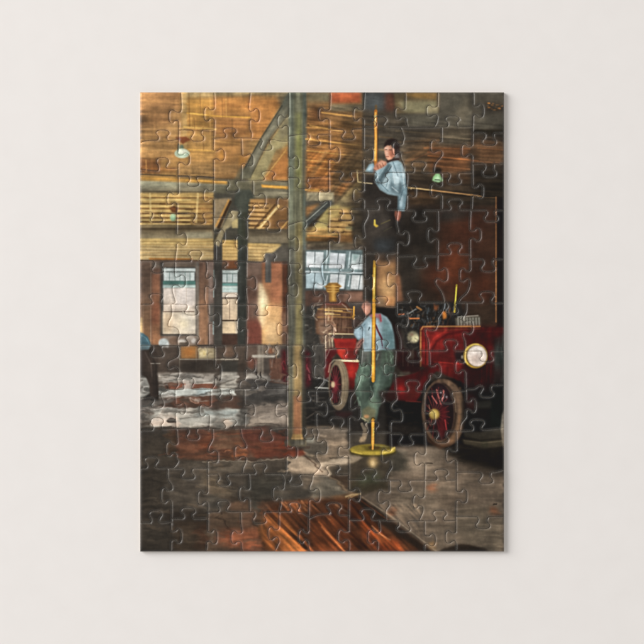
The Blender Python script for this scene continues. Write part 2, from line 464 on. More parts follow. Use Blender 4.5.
# ---- base masses, upper left ceiling
R('a67a4c', 138, 90, 216, 178, 1, 1, 'a27a4a')
P('946b48', '138,90 182,90 180,128 138,134', 3, .8)
P('a57c50', '138,128 180,124 180,158 138,160', 3, .8)
R('b5853f', 186, 97, 214, 128, 2.5, .6)
R('8c7a5a', 184, 90, 292, 97.5, 1.6, .85)
R('ab7a48', 214, 97, 262, 178, 1.5, .95)
P('b4783f', '214,98 250,98 250,114 214,112', 3, .6)
P('a56e42', '218,119 250,119 248,136 218,136', 2.5, .7)
P('b98a52', '180,128 214,130 214,142 196,141 184,136', 2.5, .8)
P('b78a4e', '184,142 214,142 214,158 186,158', 3, .7)
P('957049', '242,138 258,139 244,176 236,176', 2.5, .8)
P('b27544', '250,97 284,98 262,138 250,140', 2, .9)
E('be7034', 254, 104, 6, 6, 2.5, .75)
R('b39362', 181, 90, 187, 152, 1, .75)
R('af8658', 170, 110, 181, 140, 2.5, .6)
R('9c7a4e', 250, 97, 291, 182, 2, .9)
P('b0743f', '250,98 284,98 262,138 250,140', 2, .85)
L('d7a04a', '187,113 214,116 250,117.5', 1.6, .6, .85)
L('eec064', '190,113.3 206,115', 1.2, .5, .75)
L('cda35c', '184,127 216,129.2', 1.6, .6, .9)
L('7d5730', '184,129.4 214,131.6', 1.2, .6, .55)
L('d9a656', '188,149.4 215,151', 1.5, .7, .8)
L('8f6a3c', '188,152 214,153.6', 1.2, .7, .5)
L('c89455', '214,141 240,144', 1.2, .6, .5)
P('74492c', '139,158 160,160 160,174 139,174', 2, .85)
R('9a6233', 140, 167, 176, 172, 1, .5)
P('7b6042', '176,166 242,162 240,177 178,176', 3, .65)
R('c98a3f', 219, 149, 224, 161, 1.6, .7)
P('b37a3a', '239,156 250,154 244,165 239,166', 1.3, .75)
R('8f7048', 246, 170, 290, 184, 2, .9)
T(139, 92, 290, 174, .06, 9, .8, 0, 1)
T(139, 92, 290, 174, .025, 1, 6, 0, 1)
T(139, 92, 290, 174, .045, 10, 4, 0, 1)
for (a_, b_, c, w_, al_) in (('140,101', '180,103', 'bc8a58', 2, .4), ('140,118', '178,121', '805a3a', 2.4, .4), ('140,128', '176,130', 'b78c60', 2, .45), ('142,136', '170,137', '8f6744', 1.6, .4), ('186,104', '214,106', 'd0964c', 2, .5), ('188,121', '214,122', '95693a', 2, .5), ('187,134', '214,137', 'c79a5a', 2, .5), ('215,104', '250,107', 'a06a3a', 2.4, .5), ('216,126', '249,127', 'c08548', 2, .5), ('216,133', '248,134', '8a5c35', 1.6, .5), ('182,159', '214,162', 'a87a48', 1.6, .5), ('216,146', '240,149', 'b8844e', 1.6, .5), ('216,164', '240,167', '8d6a45', 1.6, .5), ('140,149', '176,151', 'bb9260', 1.6, .45)):
    L(c, a_ + ' ' + b_, w_, 1, al_)
for x, y0_, y1_ in ((189, 94, 126), (194, 118, 128), (200, 94, 112), (203, 128, 150), (150, 158, 172), (160, 156, 166), (222, 98, 118), (232, 119, 136)): L('7a5530', [(x, y0_), (x + .6, y1_)], 1, .7, .45)
for x, y0_, y1_ in ((191, 114, 127), (210, 98, 150), (146, 160, 172), (226, 99, 117)): L('d8a662', [(x, y0_), (x + .4, y1_)], 1, .7, .4)
P('8d8464', '274,136 290,112 290,146 276,150 262,182 246,182', 1, .95)
P('7c7460', '279,122 290,106 290,134 280,140', 1.5, .8)
P('9b8f6c', '270,142 280,141 262,170 252,178', 2, .55)
P('ad6f3c', '284,150 290,144 290,180 264,180', 1.6, .85)
P('b3864c', '284,146 290,140 290,150 280,160', 2, .5)
L('c69a58', '286,150 266,176', 1.2, .6, .6)
P('66655c', '281,106 287,94 292,92 292,108 268,141 250,178 242,180 240,176 260,140', .8, .97)
P('8a867a', '286,108 290,104 266,140 250,172 247,172 262,140', 1.2, .7)
L('45443c', '282,106 260,140 240,177', 1.5, .7, .75)
L('4d4b42', '291,110 268,142 250,178', 1.1, .6, .55)
P('565c58', '276,96 290,92 290,104 282,108', 2, .6)
# lamps of the left ceiling
# lamps of the left ceiling
L('5a6a5c', '182,146 182,150', 2, .6, .8)
P('7f4326', '175,137.5 180,137 186,136.5 191,140 186,142 183,144 179,141', .6, .95)
E('5b6b60', 181, 147.5, 3, 2.5, .8, .8)
E('b6c8bf', 182, 153.5, 7.5, 4.6, .5)
E('e3e9e4', 182.5, 151.5, 4.5, 2.3, .8)
L('8ea39a', '178,155.5 187,155', 1, .5, .7)
L('41504a', '178.5,144 178,151', 1.3, .5, .6)
# beam one
R('8d887a', 139, 180, 240, 193, .8, 1, '6f6656')
R('9b9a8a', 140, 181, 178, 188, 1.5, .7)
P('a07a42', '138,175.4 214,179.5 228,181 228,185 214,183.8 138,180.4', .6)
L('d29a48', '186,180 226,182.5', 1.7, .5, .8)
L('c08c45', '140,177.6 184,179.8', 1.6, .5, .8)
L('4f3f2c', '139,174.2 214,177.5', 1.6, .8, .8)
L('5e523f', '139,191.8 214,192.6', 2, .8, .8)
R('6b675a', 214, 185, 240, 197, 1.2, .9)
P('706a5a', '228,181 290,181 290,199 228,199', 1, .95)
P('c08a3c', '261,184.5 289,186.5 289,189.5 262,187.5', .5)
L('e0a850', '264,186 288,188', 1.2, .4, .8)
R('8c8576', 264, 190, 289, 196, 1, .8)
T(139, 174, 290, 199, .06, 8, .7, 0, 1)
# ceiling two, boards with dark gaps
R('b0925c', 139, 193, 214, 226, .8, 1, '9c7a4a')
for k, y in enumerate((197.4, 203.6, 208.4, 213.2, 217.6, 221.6)):
    L('6d4c2a', [(139, y), (214, y + .6)], 1.3, .7, .75)
    L('d6bb80', [(139, y + 2.4), (190, y + 2.6)], 1.4, .8, .7)
    D_(150, y - .5, 213, y + 1, 5, ['543619', '7d5a33'], (4, 9), (.8, 1.4), (-3, 3), .5)
R('9a7042', 200, 196, 213, 222, 3, .5)
for x in (150, 198): L('d9c08a', [(x, 194), (x + 1 - (x - 150) * .06, 222)], 2, .7, .55)
P('6a4023', '169,207.5 174,205.5 178.5,208 177,212.5 172,212.5', .6)
E('8fb39a', 173, 217.5, 3, 3.6, .7)
E('a8c3a8', 173, 215.5, 2, 1.6, .7)
T(139, 194, 214, 226, .08, 3.5, 1.1, 0, 1)
# beam two and ceiling three
R('5f4f3b', 139, 225, 290, 239, .6, 1, '837865')
R('8e7d60', 139, 224.5, 178, 228, .7, .6)
L('4a3b29', '139,229 214,228.5', 2.5, 1, .7)
R('908b7c', 186, 232, 212, 238, 1, .7)
R('a88f60', 139, 238.5, 214, 261, .6)
R('b89f6c', 139, 240, 190, 252, 2, .6)
for y in (241.5, 244.5, 247.2, 250.1, 252.8, 255.4): L('8d6c3c', [(139, y), (214, y + .3)], .9, .6, .5)
L('a86d2e', '150,259 192,259.6', 2.4, .9, .9)
L('6a4c30', '139,260.5 214,260.8', 1.6, .7, .8)
T(139, 238, 214, 260, .06, 8, .7, 0, .8)
# wall under the ceiling, left
R('6e5140', 138, 260.5, 216, 350, .6)
R('6f6355', 139, 261.5, 200, 268, 1, .8)
R('735948', 139, 262, 151, 345, 1, 1, '7c5a3d')
R('c4a56c', 139, 318, 142.6, 336, 1, .8)
L('a08770', '150.8,261 150.8,345', .9, .4, .6)
L('8c715a', '143.3,270 143.3,345', .8, .4, .5)
R('8a5b42', 152, 274, 160.5, 345, 1, 1, '8c6142')
R('91553c', 152, 303, 160, 324, 2, .7)
R('443f38', 160.5, 262, 163.5, 336, .9, .9)
R('5d4a3d', 139, 262, 151, 300, 2, .5)
# first window
R('4b4a45', 162, 267, 196.5, 336, .6)
R('c3cdc8', 163, 268.3, 195.5, 271.3, .5)
R('c5cfca', 163.8, 272.4, 194.5, 281, .5)
for x in (169.5, 175, 180, 185.3, 190): L('7c8f89', [(x, 272), (x, 281)], .8, .35, .8)
L('6d7a75', '163.5,271.8 195,272', .9, .4, .8)
R('4f7a70', 163, 280.8, 195.6, 284.8, .5)
R('a4bbb3', 163, 284.8, 195.6, 288, .5)
R('c8bdb2', 163.4, 288, 195.4, 311.5, .5, 1, 'd5c3ae')
R('d6ccc4', 176, 288, 195.4, 306, 2, .7)
R('ddcbb0', 163, 311.8, 195.4, 334.2, .5)
R('d9ba92', 163, 313, 172, 333, 2, .7)
R('e6dccb', 181, 313, 195, 332, 2.5, .8)
E('d8c490', 184, 324, 5, 6, 3, .5)
L('7b6555', '163,311.6 194,311.6', .9, .35, .9)
for x in (175.5, 186.3): L('b0a192', [(x, 288), (x, 311)], .6, .3, .7)
for x in (170.5, 181): L('bfb0a0', [(x, 289), (x, 311)], .5, .3, .4)
L('4a3f36', '161,334.6 197,334.6', 1.1, .4)
T(163, 288, 195, 334, .03, 2, 3)
# pier between the windows
R('6f655a', 196, 262, 199.5, 340, .7, 1, '7c7468')
R('6c5040', 199.5, 262, 209, 345, .8, 1, 'a77c5a')
R('9c7050', 200, 300, 207, 345, 2, .7)
R('7f6a5e', 208.5, 262, 214, 345, .8)
R('53544e', 209.5, 304, 214, 322, .8, .7)
L('93b4ac', '214,270 214,281', 1, .4, .9)
L('b8cbc4', '213.8,291 213.8,297', 1.2, .4, .9)
L('a7b7b2', '213.4,322 213.4,334', 1.4, .4, .9)
T(197, 262, 214, 345, .06, 1, 6)
# ---- second window with posts
R('4c4944', 214, 190, 250, 392, .8)
R('c4a060', 222, 240, 238.5, 260.5, .6)
for y in (243, 246.4, 249.8, 253.2, 256.6): L('8b6a37', [(222, y), (238, y + .2)], .9, .5, .6)
R('7e4d2e', 222, 260.5, 238, 269.5, .8)
R('574b40', 222, 262, 227, 269.5, 1, .7)
R('b9c4bd', 222, 270, 238, 273.5, .5)
R('c2ccc7', 222.3, 273.8, 237.8, 282.5, .5)
for x in (227, 232.6): L('71847e', [(x, 273.5), (x, 282.5)], .8, .35, .9)
L('7c8c86', '222,273.6 238,273.6', .8, .3, .8)
R('5f8a83', 222, 283, 238, 286, .5)
R('bfcfc8', 222, 286, 238, 292.5, .5)
L('8faaa5', '222,289 238,289', .7, .3, .7)
R('e0d0bc', 222, 292.5, 237.8, 297.5, .5)
L('5e4230', '223,298 238,298', 1.1, .35)
R('dac2a2', 222.2, 298.7, 237.6, 320, .5, 1, 'd2b795')
L('8d7660', '229.6,299 229.6,319', .9, .35, .8)
L('a8937a', '222.6,299 222.6,319', .6, .3, .5)
L('4d3826', '222,320.5 238,320.5', 1.2, .35)
R('cdb592', 222.2, 321.3, 237.4, 333.6, .5, 1, 'c8b08c')
R('e2d6c6', 235.8, 321, 237.4, 333.5, .5, .6)
R('4b342a', 221, 334, 238, 347, .8)
R('45413a', 214.5, 230, 222, 383, .7, 1, '4a463f')
R('3e423a', 237.8, 205, 246.8, 392, .7, 1, '3c3b36')
R('585f5a', 239, 205, 241, 300, 1, .4)
L('75776c', '246.8,262 247,345', .9, .4, .6)
R('4b4b40', 243, 210, 246, 260, 1, .5)
# octagonal joint
P('464a46', '238,189 250,189 254,196 253,205 247,212 240,212 234,204 235,196', .8)
E('555a54', 243, 200, 5, 6, 2, .6)
P('625f51', '240,168 250,168 250,190 238,190 232,194 214,193 214,188 230,188', 1, .7)
# diagonal boards left of the joint
P('8a7862', '214,199 232,198 222,228 214,229', .8)
P('473322', '229.5,200 232,201 219.5,229 216.5,228', .5)
P('b98545', '228.3,199 229.8,200 216.6,227 215,226', .5, .9)
P('8c8069', '231,210 238.5,212 236,224 226,229 219,247 213.5,243 222,228', .6)
P('a49678', '234,212 238,213 228,228 224,229', 1.3, .6)
P('c0ad7e', '232,222 238,218 238,228 232,228', .6, .9)
L('5b4c38', '221,228 214,242', 1, .5, .6)
# ceiling between joint and column
R('a17a4c', 250, 199, 289, 229, .8)
for y in (203, 207.5, 212, 216.5, 221, 225.5):
    L('5f4226', [(249, y), (268, y + .7)], 1.4, .6, .75)
    L('cda673', [(249, y + 2.2), (264, y + 2.6)], 1.5, .7, .7)
P('75543a', '262,199 289,199 289,207 270,204', 1.2, .8)
P('7b5535', '272,212 289,206 289,230 270,229', 1.5, .75)
L('5a3f26', '275,205 255,228', 2, .7, .7)
L('d9b57a', '278.5,206 259,228.5', 2.6, .5, .95)
L('f3dcae', '277,207.5 261,226.5', 1, .5, .8)
D_(260, 208, 278, 226, 10, ['8a6538'], (1.5, 3), (.5, .8), (40, 60), .5)
L('c79a5c', '289,220 281,229', 1.6, .5, .8)
R('574c3f', 248, 229, 289.5, 243.5, .7, 1, '74695a')
R('857a6b', 249, 236, 287, 242, 1.2, .7)
R('585248', 248, 243, 289, 262, .8)
P('b49660', '248,243 281,244 273,251 265,257 262,262 248,261', .6)
for y in (246, 249.5, 253, 256.5, 259.6): L('7a5c33', [(248, y), (268, y + .4)], 1, .6, .6)
P('d9b876', '272,248 282,244.5 275,251 263,258 262,254', .7, .9)
R('55504b', 264, 254, 276, 258, .8, .8)
# wall right of posts
R('6a5344', 247, 262, 263, 347, .8, 1, '6a3f32')
R('7d6658', 248, 263, 262, 275, 2, .6)
R('6f5a4d', 250, 300, 259, 318, 2, .7)
R('7b4033', 248, 321, 262, 345, 2, .8)
R('8c583c', 262, 262, 283, 346, .8, 1, 'c79a62')
R('995f42', 270, 268, 282, 300, 2, .8)
R('b06f4b', 272, 288, 282, 305, 2.5, .7)
P('ead0a0', '259,282 262,284 268,300 269,318 264,330 259,320', 1.6)
E('f1dcae', 262, 300, 3, 10, 2, .9)
R('d9aa70', 264, 306, 281, 344, 2.5, .85)
R('e3bc86', 266, 322, 278, 342, 2, .7)
R('5c3726', 282.5, 262, 287.5, 320, 1)
R('7c5a45', 282, 312, 288, 350, 1.5)
R('534f4a', 265.3, 253, 271.2, 282.5, .6)
R('6e6a62', 266, 255, 268, 281, .7, .6)
# ---- left floor band: people, crates, tables
R('53463b', 139, 345, 289, 372, 1)
R('5b5046', 139, 372, 289, 430, 1)
R('877a6d', 164, 336, 197, 346, 1.2, .8)
E('7b6250', 174, 341, 5, 4.4, .8)
E('a7aeac', 163.5, 343, 5, 4.6, .7)
E('c9cdca', 167.5, 345, 1.5, 3, .6)
E('d8cfc2', 182, 341.4, 4, 2, .7)
E('cfc6bb', 193.5, 340.5, 2.4, 2.6, .7)
E('a3988a', 190, 337.5, 4, 2.6, 1, .8)
L('3b332c', '139,345.6 180,346.2 214,345.2', 1, .5, .6)
R('4c4037', 153, 347, 180, 373, 1.5, .8)
R('94693c', 181, 346, 197.5, 358.5, .9)
E('b06c30', 189, 352, 6, 4.6, 2, .8)
R('55483a', 179.5, 342, 188, 345, .6, .8)
R('a0906f', 198.5, 348, 215.5, 358.8, .7)
E('dcc68e', 203, 353.5, 3.4, 3.4, 1)
E('c9ac5f', 204.5, 353, 1.3, 1.6, .5)
D_(199, 348.5, 214, 358, 18, ['c8b890', '7f6c4c', 'e2d3a8'], (1.5, 4), (.5, 1.2), (0, 180), .6)
L('a09886', '180,359.3 238,359.6', 1, .4, .7)
for x in (179.6, 196.2, 207.5): L('8d8876', [(x, 347), (x, 371)], .7, .35, .5)
R('463e35', 180, 361, 215, 372.5, 1, .7)
R('5e564c', 206, 365, 214, 371, 1.5, .6)
E('6f5543', 229, 352, 6, 5.5, 1.2, .8)
L('a59a88', '221,359.4 238,359.2', 1.1, .4, .7)
R('45433c', 221, 361, 238, 372, 1)
# light falling on the floor behind
P('a1978a', '156,373 216,373.5 216,383 160,383', 1, .95)
D_(156, 373, 215, 383, 26, ['cfc6b8', '8a8074', 'd9d1c4', '6e655b', 'b6ada0'], (5, 14), (.8, 2), (-8, 8), .6)
E('7b7770', 187, 376, 8, 2.5, 1.5, .7)
R('9a9488', 221.5, 372, 237, 397, .7)
D_(222, 373, 236, 396, 14, ['c5bdb0', '7c756a', 'b0a89a'], (5, 12), (.8, 1.8), (-6, 6), .6)
P('6d4433', '162,383.4 216,383.4 222,388.6 162,388.6', .6)
R('93533a', 168, 383.8, 182, 388, .8, .85)
R('93533a', 195, 383.8, 217, 388, .8, .7)
R('3f3129', 162.5, 383, 166, 389, .7, .8)
E('a89c90', 188, 385, 6, 5, .8, .9)
P('b9bbb2', '157,388.8 222,388.8 237,391 237,396.6 157,396.6', .7)
R('cdcabf', 160, 390, 176, 395.5, 1, .6)
D_(157, 389, 176, 397, 14, ['ebe5da', '8b857b'], (3, 8), (.6, 1.4), (-15, 15), .6)
E('a9c0c2', 203, 391.5, 6, 3, 1.5, .5)
R('a2a198', 139, 376, 151, 398, 1.2, .9)
D_(140, 377, 150, 398, 12, ['cac5ba', '6f6961', 'b8b3a8'], (4, 9), (.8, 1.6), (-30, 20), .6)
P('543d31', '160,397 246,397 246,409.5 160,409.5', .9)
R('7b4a35', 172, 398, 184, 404, 1.5, .7)
P('8b4f36', '192,398 214,398 210,407 198,405', 1.5, .7)
L('c3a08a', '193,399 198,402 201,399', 1.2, .5, .6)
P('6a625a', '139,399 176,399 160,410 139,415', 1.2, .9)
D_(139, 399, 162, 425, 26, ['4b443d', '8f877c', '3c3631', 'a59b8e'], (5, 13), (.9, 2.2), (150, 200), .5)
P('9f9b90', '152,410 246,408.5 250,428 150,428', 1, .95)
P('c3b09f', '150,421 165,412 178,415 180,427 150,427', 1, .9)
D_(152, 409, 243, 427, 46, ['c9c2b4', '7e7a70', 'b3b0a6', '8c9491', '66615a', 'd4cabb'], (8, 22), (.7, 1.8), (-7, 4), .5)
R('7f8d8b', 196, 409, 236, 417, 2, .5)
E('c9b29d', 227, 422.5, 6.5, 4, 1.2, .8)
P('3a3029', '166.5,417.5 173,416.5 175.5,418 175,423 168,423.3', .7)
L('413a33', '160,428 290,427.6', 1.1, .5, .8)
R('3a3631', 240.5, 397, 245, 428, 1.2, .4)
# floor right of the post up to the column
R('524941', 247, 346, 289, 430, 1)
R('6b5345', 247, 346, 262, 362, 1.5, .7)
E('774636', 252, 363, 5, 6, 1.2, .8)
R('8a7d6d', 257.5, 345, 263.6, 375, .7, .9)
R('5b5349', 260.5, 345, 262, 372, .6, .5)
P('b9b0a0', '252,355 275,354.6 275,357.6 252,357.6', .6)
R('a08b76', 263, 346, 280, 354, 1.2, .7)
E('a9603b', 271, 351, 3, 3, 1.2, .8)
D_(263, 344, 281, 358, 16, ['d8c4a2', '5b4c40', '8f8a80', 'c09a70'], (2, 5), (.6, 1.2), (60, 120), .6)
P('6e4b3b', '269,359 282,358 282,381 271,381', .9)
D_(270, 359, 282, 380, 10, ['8a6550', '4b332a', '8f8981'], (5, 10), (.8, 1.5), (80, 100), .5)
R('a59e92', 246, 374, 268, 379.6, 1, .9)
for x in (255.5, 260.2): L('2c2622', [(x, 372), (x, 378)], 1.2, .4)
P('5e1d20', '282,350 287,350 287,385 284,383 281.5,370', 1.4, .9)
D_(282, 352, 287, 383, 12, ['a02c36', '3a1416', 'b85a5c'], (2, 5), (.5, .9), (50, 130), .6)
P('4b4743', '247,380 289,383 289,402 247,400', 1, .9)
P('6f6a63', '262,396 289,383 289,387 270,398', 1.2, .7)
L('7a746b', '262,377 288,381', 1.4, .7, .6)
R('3f3c38', 246, 395, 289, 405, 1.5, .7)
P('857769', '246,414 262,404 289,400 289,426 250,427', 1.4, .9)
P('a79786', '247,420 268,413 285,416 289,425 250,425', 1.5, .8)
D_(247, 381, 289, 428, 40, ['9a8c7d', '5a524a', '7a7067', 'b3a390', '47423c'], (8, 20), (.8, 1.8), (-22, 4), .4)
L('50463e', '254,424 276,426.5 289,432', 1.3, .6, .7)
# ---- floor, lower left
R('3f3a34', 138, 428, 212, 554, 1)
R('4b443d', 170, 460, 212, 512, 3, .9)
P('5f3e31', '172,430 250,428.5 250,462 206,461 182,457', 1.8, 1, '644534', (175, 430, 240, 460))
R('54402f', 168, 430, 178, 455, 2, .7)
P('84492f', '200,439 212,435 211,448 204,452 196,446', 2, .85)
R('6f4a38', 180, 446, 206, 458, 2, .6)
P('675040', '214,430 240,430 244,440 230,452 214,448', 2, .8)
P('9b5c3a', '236,444 248,446 246,458 236,458', 1.5, .8)
P('623a2f', '241,429.5 270,428.5 284,436 292,447 305,453 305,457 288,459 246,462 243,445', .8)
P('7c4433', '246,446 278,440 290,450 270,457 248,458', 2, .7)
P('62564a', '246,450 262,462 244,462', 1.5, .7)
R('47403a', 263, 426, 272, 439, 1.5, .5)
P('4a4540', '266,428 289,431 289,436 276,433', 1, .7)
D_(180, 431, 300, 458, 34, ['8c5040', '5a2c20', 'a85a3a', '704030'], (8, 20), (.7, 1.5), (-8, 14), .4)
D_(222, 451, 232, 453.5, 3, ['d89a70'], (1.5, 3), (.6, .9), (-5, 5), .8)
P('544e47', '176,461 212,461 290,457 290,474 170,474', 1, .95)
L('9b9388', '206,462 250,460.6 290,458', .9, .5, .75)
R('605a52', 206, 463, 250, 472, 2, .6)
D_(276, 462, 289, 474, 8, ['a89a88', '3d3934'], (6, 12), (.8, 1.6), (-4, 4), .6)
R('4c4741', 167, 474, 290, 512, 1.5, .95)
P('736757', '200,478 216,474 222,486 238,494 226,499 206,492', 2.5, .9)
D_(196, 478, 236, 500, 16, ['8d8170', '5b5247', '7b705f'], (8, 18), (.8, 1.8), (5, 24), .4)
R('54514c', 205, 495, 222, 510, 2.5, .7)
P('3f3f3a', '250,476 282,476 280,506 250,508', 3, .7)
R('6a4c38', 226, 500, 252, 512, 2.5, .6)
R('3c342c', 170, 509, 206, 525, 2.5, .6)
R('453a2f', 172, 520, 208, 553, 2, .9)
R('5c3a2a', 196, 524, 214, 548, 3, .5)
P('5a4a3d', '208,512 242,512 240,553 208,553', 1, .95)
L('372c24', '221,513 232,537', 1.5, .9, .6)
P('8a4a30', '218,530 240,530 240,545 232,548 216,540', 3, .7)
P('6b5040', '240,512 256,512 254,528 241,530', 1.5, .9)
P('9a5c40', '228,534 246,528 258,528 264,540 268,553 241,553', 2, .9)
P('8c4d35', '254,553 242,553 242,545 262,545', 1.5, .6)
P('5a4434', '252,512 280,512 282,526 262,530', 2, .8)
P('6e4630', '260,500 290,500 290,515 262,515', 2, .7)
T(139, 430, 290, 553, .05, 7, 1.2, 4, 1)
# ---- concrete on the right
P('6c6156', '356,496 389,480 389,440 505,440 505,553 430,553', 1.2)
P('7d7266', '394,446 440,446 440,475 400,475', 3, .8)
P('908578', '400,452 430,448 436,466 410,470', 3, .6)
P('746a5e', '392,485 440,482 470,500 440,520 392,510', 4, .7)
P('5b5046', '436,490 468,490 470,512 440,515', 4, .6)
P('5a544a', '456,506 505,506 505,553 470,553 456,530', 3, .7)
P('73695d', '425,525 456,525 460,545 430,540', 3, .6)
P('1e1a15', '440,446 505,440 505,474 482,468 458,462', 2.5, .95)
P('38312a', '462,462 505,470 505,480 470,474', 3, .7)
for (x, y, rx) in ((433, 488, 5), (494, 511, 5), (393, 512, 4)): E('8a5236', x, y, rx, 4, 2, .65)
D_(392, 442, 504, 548, 80, ['857a6d', '5a5047', '948878', '4d443b'], (6, 22), (.7, 1.7), (-6, 6), .3)
L('262019', '427,463.5 432,463.5', 1, .4, .8)
L('241e18', '494,504.5 497.5,504', 1.1, .4, .8)
L('8f8d88', '499,534 507,533', .8, .4, .4)
E('2a211a', 463, 556, 26, 11.5, 1.2, .95)
P('b08a5a', '427,543 434,541 438,547 431,551', 1.5, .7)
T(389, 440, 505, 553, .05, 6, 1, 0, 2)
# ---- floor centre
R('5f564c', 289, 428, 351, 500, 1.2)
R('4a453e', 289, 443, 302, 452, 1.2, .8)
P('827567', '320,428 352,430 352,475 318,466', 2, .8)
D_(306, 429, 350, 468, 40, ['9c8d7c', '6a6055', '857869', '4f473f', 'ac9c89'], (8, 20), (.7, 1.6), (-4, 4), .45)
R('9b8367', 306, 425.6, 335, 428.6, 1, .7)
P('5b5852', '298,443 326,441 327,454 306,455', 1.5, .8)
R('8b9590', 306, 438, 316, 443, 1.2, .6)
P('7b3c2a', '284,440 292,446 304,451 306,455 284,458', .9, .9)
P('9a8d7e', '286,459 303,455.5 314,461 326,472 300,475 286,473', 1, .95)
P('ad9f8e', '302,462 318,466 330,472 306,474', 1.5, .7)
L('b0a18c', '304,452.5 312,456', 1.8, 1, .5)
P('85796a', '318,460 345,457 352,455 352,466 325,468', 1.2, .8)
P('b3a899', '342,456 358,454.5 362,457.5 354,463 340,465 322,467 318,463', .9, .9)
P('b5a695', '313,470 318,464.5 326,470 332,477 315,477', .8, .95)
L('c4b8a4', '326,467 331,475', 2, 1, .5)
P('4a453d', '327,466 350,464 351,474 334,474', 1.3, .85)
L('4e3b2e', '306,456 322,472', 1.4, .7, .6)
L('2f2822', '330,458 350,457.6', 1, .6, .5)
P('4d4a45', '276,475 312,476 312,500 276,502', 1.5, .9)
P('44413d', '289,475 301,475 302,484 289,484', 1, .6)
P('706c63', '311,477 328,477 350,491 360,497 338,500 316,502 310,490', 1, .95)
P('87796a', '300,477 326,477 320,482 304,490', 2, .6)
P('4a3a2e', '331,476 350,476 352,494 344,490', 1.2, .8)
L('96866f', '330,476.5 342,485 352,494', 1.6, 1, .5)
P('8e6a48', '330,497 358,492 362,500 340,502', 1.5, .8)
P('6d4226', '312,500 345,498 352,512 312,514', 2, .7)
T(289, 430, 350, 500, .05, 5, 1, 10, 2)
# ---- everything round the foot of the pole
P('2b2723', '349,400 380,395 402,396 400,446 349,444', 2)
R('47423b', 349, 432, 392, 450, 1.5, .9)
P('4a4338', '349,452 392,452 390,482 360,497 349,490', 1.2)
P('403a2c', '349,478 389,478 389,489 365,493 352,492', 1.5, .9)
P('46503f', '356,478 378,470 384,482 360,486', 3, .7)
P('44433c', '389,447 408,456 406,470 390,474', 2.5, .9)
P('757067', '396,448 408,452 402,456', 1.5, .5)
P('9b907f', '349,455 360,454 361,458 352,463 349,463', 1, .8)
def smear(x0, y0, x1, y1, a):
    """drag the wet paint about so that strokes on the floor lose their straight edges"""
    sl = box(x0, y0, x1, y1); p, q, c, d = sl; w, h = q - p, d - c
    n = [blur(prng.standard_normal((h, w)), 5 * SS, 1.6 * SS) for _ in range(2)] + [blur(prng.standard_normal((h, w)), 1.3 * SS, .8 * SS) for _ in range(2)]
    n = [v / v.std() for v in n]
    gx, gy = np.meshgrid(np.arange(w, dtype=float), np.arange(h, dtype=float))
    e = np.clip(np.minimum(np.minimum(gx, w - gx), np.minimum(gy, h - gy)) / (5 * SS), 0, 1)
    gx = np.clip(gx + SS * a * e * (2.2 * n[0] + .8 * n[2]), 0, w - 1.001); gy = np.clip(gy + SS * a * e * (.9 * n[1] + .35 * n[3]), 0, h - 1.001)
    ix, iy = gx.astype(int), gy.astype(int); tx, ty = (gx - ix)[..., None], (gy - iy)[..., None]
    ix2, iy2 = np.minimum(ix + 1, w - 1), np.minimum(iy + 1, h - 1)
    B = IMG[c:d, p:q].copy()
    IMG[c:d, p:q] = (B[iy, ix] * (1 - tx) + B[iy, ix2] * tx) * (1 - ty) + (B[iy2, ix] * (1 - tx) + B[iy2, ix2] * tx) * ty
D_(140, 373, 248, 428, 70, ['4a433b', '5d554b', '3d3832', '6d655a', '53534e'], (8, 24), (.8, 2.4), (-6, 6), .55)
D_(156, 374, 244, 427, 30, ['d2cbbf', 'bcb7ac', 'dfd6c8'], (6, 18), (.7, 1.6), (-6, 6), .5)
R('47423b', 214, 383, 222, 428, 2, .45); R('3c3833', 238, 383, 247, 428, 2, .6)
D_(168, 430, 300, 460, 30, ['4a362c', '3f332c', '6a4534'], (12, 30), (1, 3), (-6, 10), .5)
D_(141, 462, 290, 552, 50, ['3a352f', '5d554b', '302c27', '6b5c4c'], (14, 34), (1.2, 4), (-6, 14), .35)
smear(138, 371, 290, 554, .9); smear(286, 426, 506, 554, .45)
# ---- man bending at the left border
P('2e2822', '144,397 150,393 158,392 159,400 143,400', .8)
P('443830', '139,346 152,346 157,352 158.5,360 156,374 158.5,384 158.5,396 150.5,398 149.5,386 146,377 139,374', .6, 1)
P('332b26', '152,360 158,362 158,396 153,397 152,380', 1, .6)
L('8f8a80', '151,363.5 160,363.5', .9, .5, .6)
P('3f5c66', '138,332 143,333 148,337 150.5,343 150.5,346 138,346', .5)
P('6b868c', '138,344 150.8,344.6 149,349.5 138,350.5', .6, .9)
L('5a7a82', '139,334 146,338 149.5,344', 1.1, .6, .6)
R('5c4a42', 139, 350, 147, 362, 2, .5)
L('2e2722', '150,350 156,366 157,392', 2, 1, .5)
L('6f6158', '145,352 151,364 152,376', 1.2, .8, .4)
